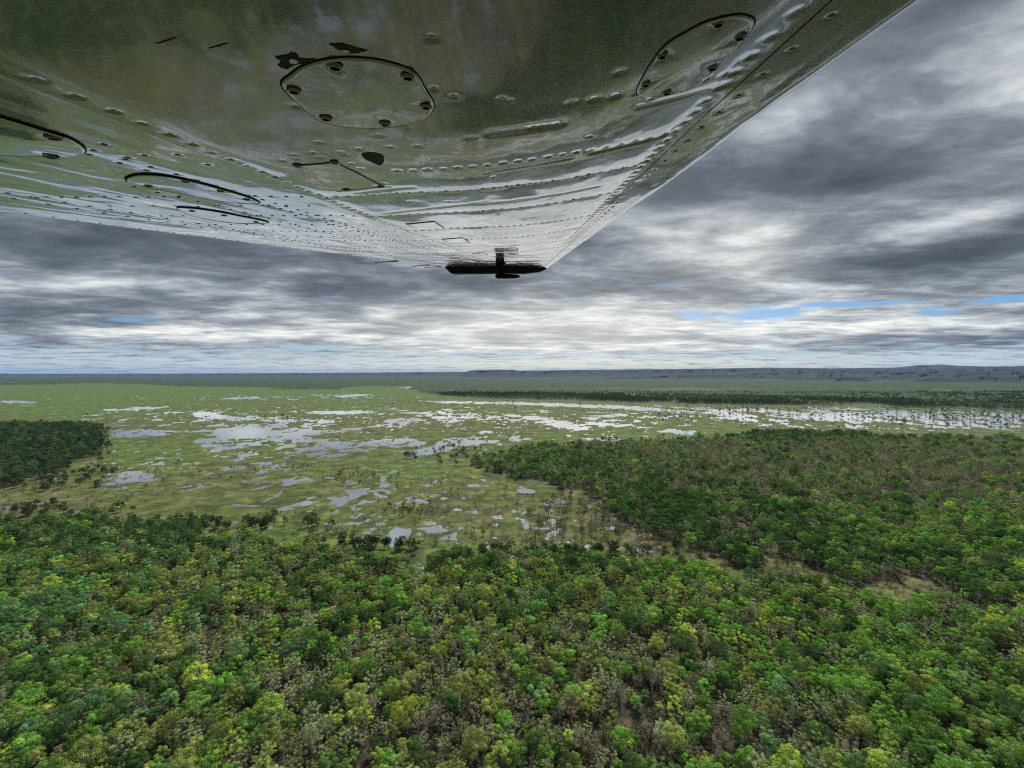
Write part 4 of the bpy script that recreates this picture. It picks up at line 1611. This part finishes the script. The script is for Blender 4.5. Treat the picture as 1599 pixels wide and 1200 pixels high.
# drain hole, corroded patches, scratches ------------------------------------
def patch(name, pts, mat, lift=.0016, n=64, jag=0.0, seed=0):
    r2 = np.random.default_rng(seed)
    ut = smooth_loop([station(*p) for p in pts], n)
    c = ut.mean(0)
    ut = c + (ut - c) * (1 + jag * (r2.random(n)[:, None] - .5) * 2)
    bm = bmesh.new()
    a = [bm.verts.new(on_wing(p[0], p[1], lift)) for p in ut]
    mid = [bm.verts.new(on_wing(*(c + (p - c) * .5), lift)) for p in ut]
    cc_ = bm.verts.new(on_wing(c[0], c[1], lift))
    b = [bm.verts.new(on_wing(p[0], p[1], lift - .003)) for p in ut]
    for k in range(n):
        k2 = (k + 1) % n
        bm.faces.new([a[k], a[k2], mid[k2], mid[k]])
        bm.faces.new([mid[k], mid[k2], cc_])
        bm.faces.new([b[k], b[k2], a[k2], a[k]])
    bmesh.ops.recalc_face_normals(bm, faces=bm.faces)
    me = bpy.data.meshes.new(name)
    bm.to_mesh(me)
    bm.free()
    me.materials.append(mat)
    return wpart(name, me)


patch("paint_chip", [(431, 86), (445, 83), (462, 80), (468, 88), (492, 90), (480, 95), (462, 98), (448, 104), (436, 98), (440, 92)], RUST, .0018, 90, .16, 3)
patch("paint_chip", [(518, 67), (533, 66), (548, 70), (562, 74), (570, 77), (552, 81), (536, 78), (526, 73)], RUST, .0018, 70, .16, 4)
patch("drain_hole", [(565, 238), (582, 236), (597, 240), (600, 248), (594, 256), (583, 252), (570, 246)], DARK, .0016)
patch("drain_hole_rim", [(561, 237), (582, 233), (600, 238), (604, 249), (596, 258.5), (582, 254), (566, 247)], BRIGHT, .0010)
patch("scratch", [(243, 66), (262, 59), (277, 55), (262, 61)], SCRATCH, .0016, 24)
patch("scratch", [(326, 72), (345, 66), (356, 64), (342, 69)], SCRATCH, .0016, 24)
patch("skin_blister", [(452, 88), (460, 88), (466, 92), (460, 95), (453, 93)], PANEL, .0026, 24)
patch("skin_blister", [(534, 74), (542, 74), (546, 77), (540, 79), (535, 78)], PANEL, .0026, 24)


# pitot tube ------------------------------------------------------------------
def solid(name, sections, mat, parent=None, cap=True, smooth=False):
    """loft of closed loops given in wing axes (X, H, t)"""
    n = len(sections[0])
    bm = bmesh.new()
    rows = [[bm.verts.new(to_world(*p)) for p in s_] for s_ in sections]
    for a, b in zip(rows, rows[1:]):
        for k in range(n):
            bm.faces.new([a[k], a[(k + 1) % n], b[(k + 1) % n], b[k]]).smooth = smooth
    if cap:
        bm.faces.new(rows[0][::-1])
        bm.faces.new(rows[-1])
    bmesh.ops.recalc_face_normals(bm, faces=bm.faces)
    me = bpy.data.meshes.new(name)
    bm.to_mesh(me)
    bm.free()
    me.materials.append(mat)
    o = wpart(name, me, parent)
    if parent is not None and parent is not wing:
        o.matrix_parent_inverse = Matrix.Identity(4)
    return o


pu, pt = station(781, 411)
pX, pH = [float(q[0]) for q in wing_xh(np.array([pu]), np.array([pt]))]
pH -= disp_at(pu, pt)
kx = pt / F


def foil(x0, x1, h, t, th, n=14):
    pts = []
    for a in range(n):
        an = 2 * math.pi * a / n
        cx_ = (x0 + x1) / 2 + (x1 - x0) / 2 * math.cos(an)
        pts.append((cx_, h, t + th * math.sin(an) * (1 - .35 * math.cos(an))))
    return pts


mast = solid("pitot_mast", [foil(pX - 6.5 * kx, pX + 6.5 * kx, pH - dh, pt, .010) for dh in (-.03, .0, .08, 21 * kx)], BLACK)
bp = solid("mast_base", [foil(pX - 9 * kx, pX + 9 * kx, pH + .002 - dh, pt, .030) for dh in (0, .010)], BLACK, mast)
hz = pH - 21 * kx


def ring_x(x, r, n=12):
    return [(x, hz + r * math.cos(2 * math.pi * a / n), pt + r * math.sin(2 * math.pi * a / n)) for a in range(n)]


solid("pitot_tube", [ring_x(pX - 8 * kx, .006), ring_x(pX - 5 * kx, .022), ring_x(pX + 10 * kx, .023), ring_x(pX + 24 * kx, .019), ring_x(pX + 30 * kx, .011), ring_x(pX + 31 * kx, .003)], BLACK, mast, smooth=True)

# drooped wing tip ------------------------------------------------------------
secs = []
for (tt, dr) in ((T_TIP, .0), (T_TIP + .02, .078), (T_TIP + .08, .090), (T_TIP + .22, .06), (T_TIP + .26, .0)):
    loop = []
    for uu in np.linspace(-1.495, .434, 24):
        X, H = wing_xh(np.array([uu]), np.array([T_TIP]))
        f = (uu + 1.495) / 1.929
        amt = np.interp(f, [0, .03, .06, .5, .75, .92, 1], [.10, .70, 1.0, 1.0, .95, .60, .05])
        loop.append((float(X[0]), float(H[0]) - dr * float(amt), tt))
    for uu in np.linspace(.434, -1.495, 24):
        X, H = wing_xh(np.array([uu]), np.array([T_TIP]))
        f = (uu + 1.495) / 1.929
        loop.append((float(X[0]), float(H[0]) + .002 + .11 * math.sin(math.pi * min(1, f * .9 + .05)) * (1 if dr == 0 and tt == T_TIP else (.8 if tt < T_TIP + .2 else .4)), tt))
    secs.append(loop)
solid("wing_tip", secs, BLACK)

# static wicks trailing behind the aileron
for q, tq in enumerate((5.2, 4.7, 3.7)):
    X, H = [float(a[0]) for a in wing_xh(np.array([-1.49]), np.array([tq]))]
    secs = []
    for s_ in (0, .3, .6, 1.0):
        x_ = X + .03 - .19 * s_
        secs.append([(x_, H - .004 + .0035 * math.cos(a * math.pi / 3) - .01 * s_ * s_, tq + .0035 * math.sin(a * math.pi / 3)) for a in range(6)])
    solid("static_wick", secs, BLACK)

# ------------------------------------------------------------------ air between the camera and the ranges
HAZE_DENSITY = 1.8e-5
hm, nt, out = new_mat("haze")
pv = nt.new('ShaderNodeVolumePrincipled')
pv.inputs['Color'].default_value = (.28, .42, .76, 1)
pv.inputs['Density'].default_value = HAZE_DENSITY
pv.inputs['Anisotropy'].default_value = 0.0
nt.put(out.inputs['Volume'], pv.outputs[0])
hw, z0, z1 = 47000.0, -3.0, 470.0
co = np.array([(a * hw, b * hw, c_) for c_ in (z0, z1) for a, b in ((-1, -1), (1, -1), (1, 1), (-1, 1))])
fc = np.array([(0, 3, 2, 1), (4, 5, 6, 7), (0, 1, 5, 4), (1, 2, 6, 5), (2, 3, 7, 6), (3, 0, 4, 7)])
hz_o = link("haze", mesh_np("haze", co, fc, hm))
tag(hz_o, "thin bluish haze fading the far plain and hills", "haze", kind='stuff')
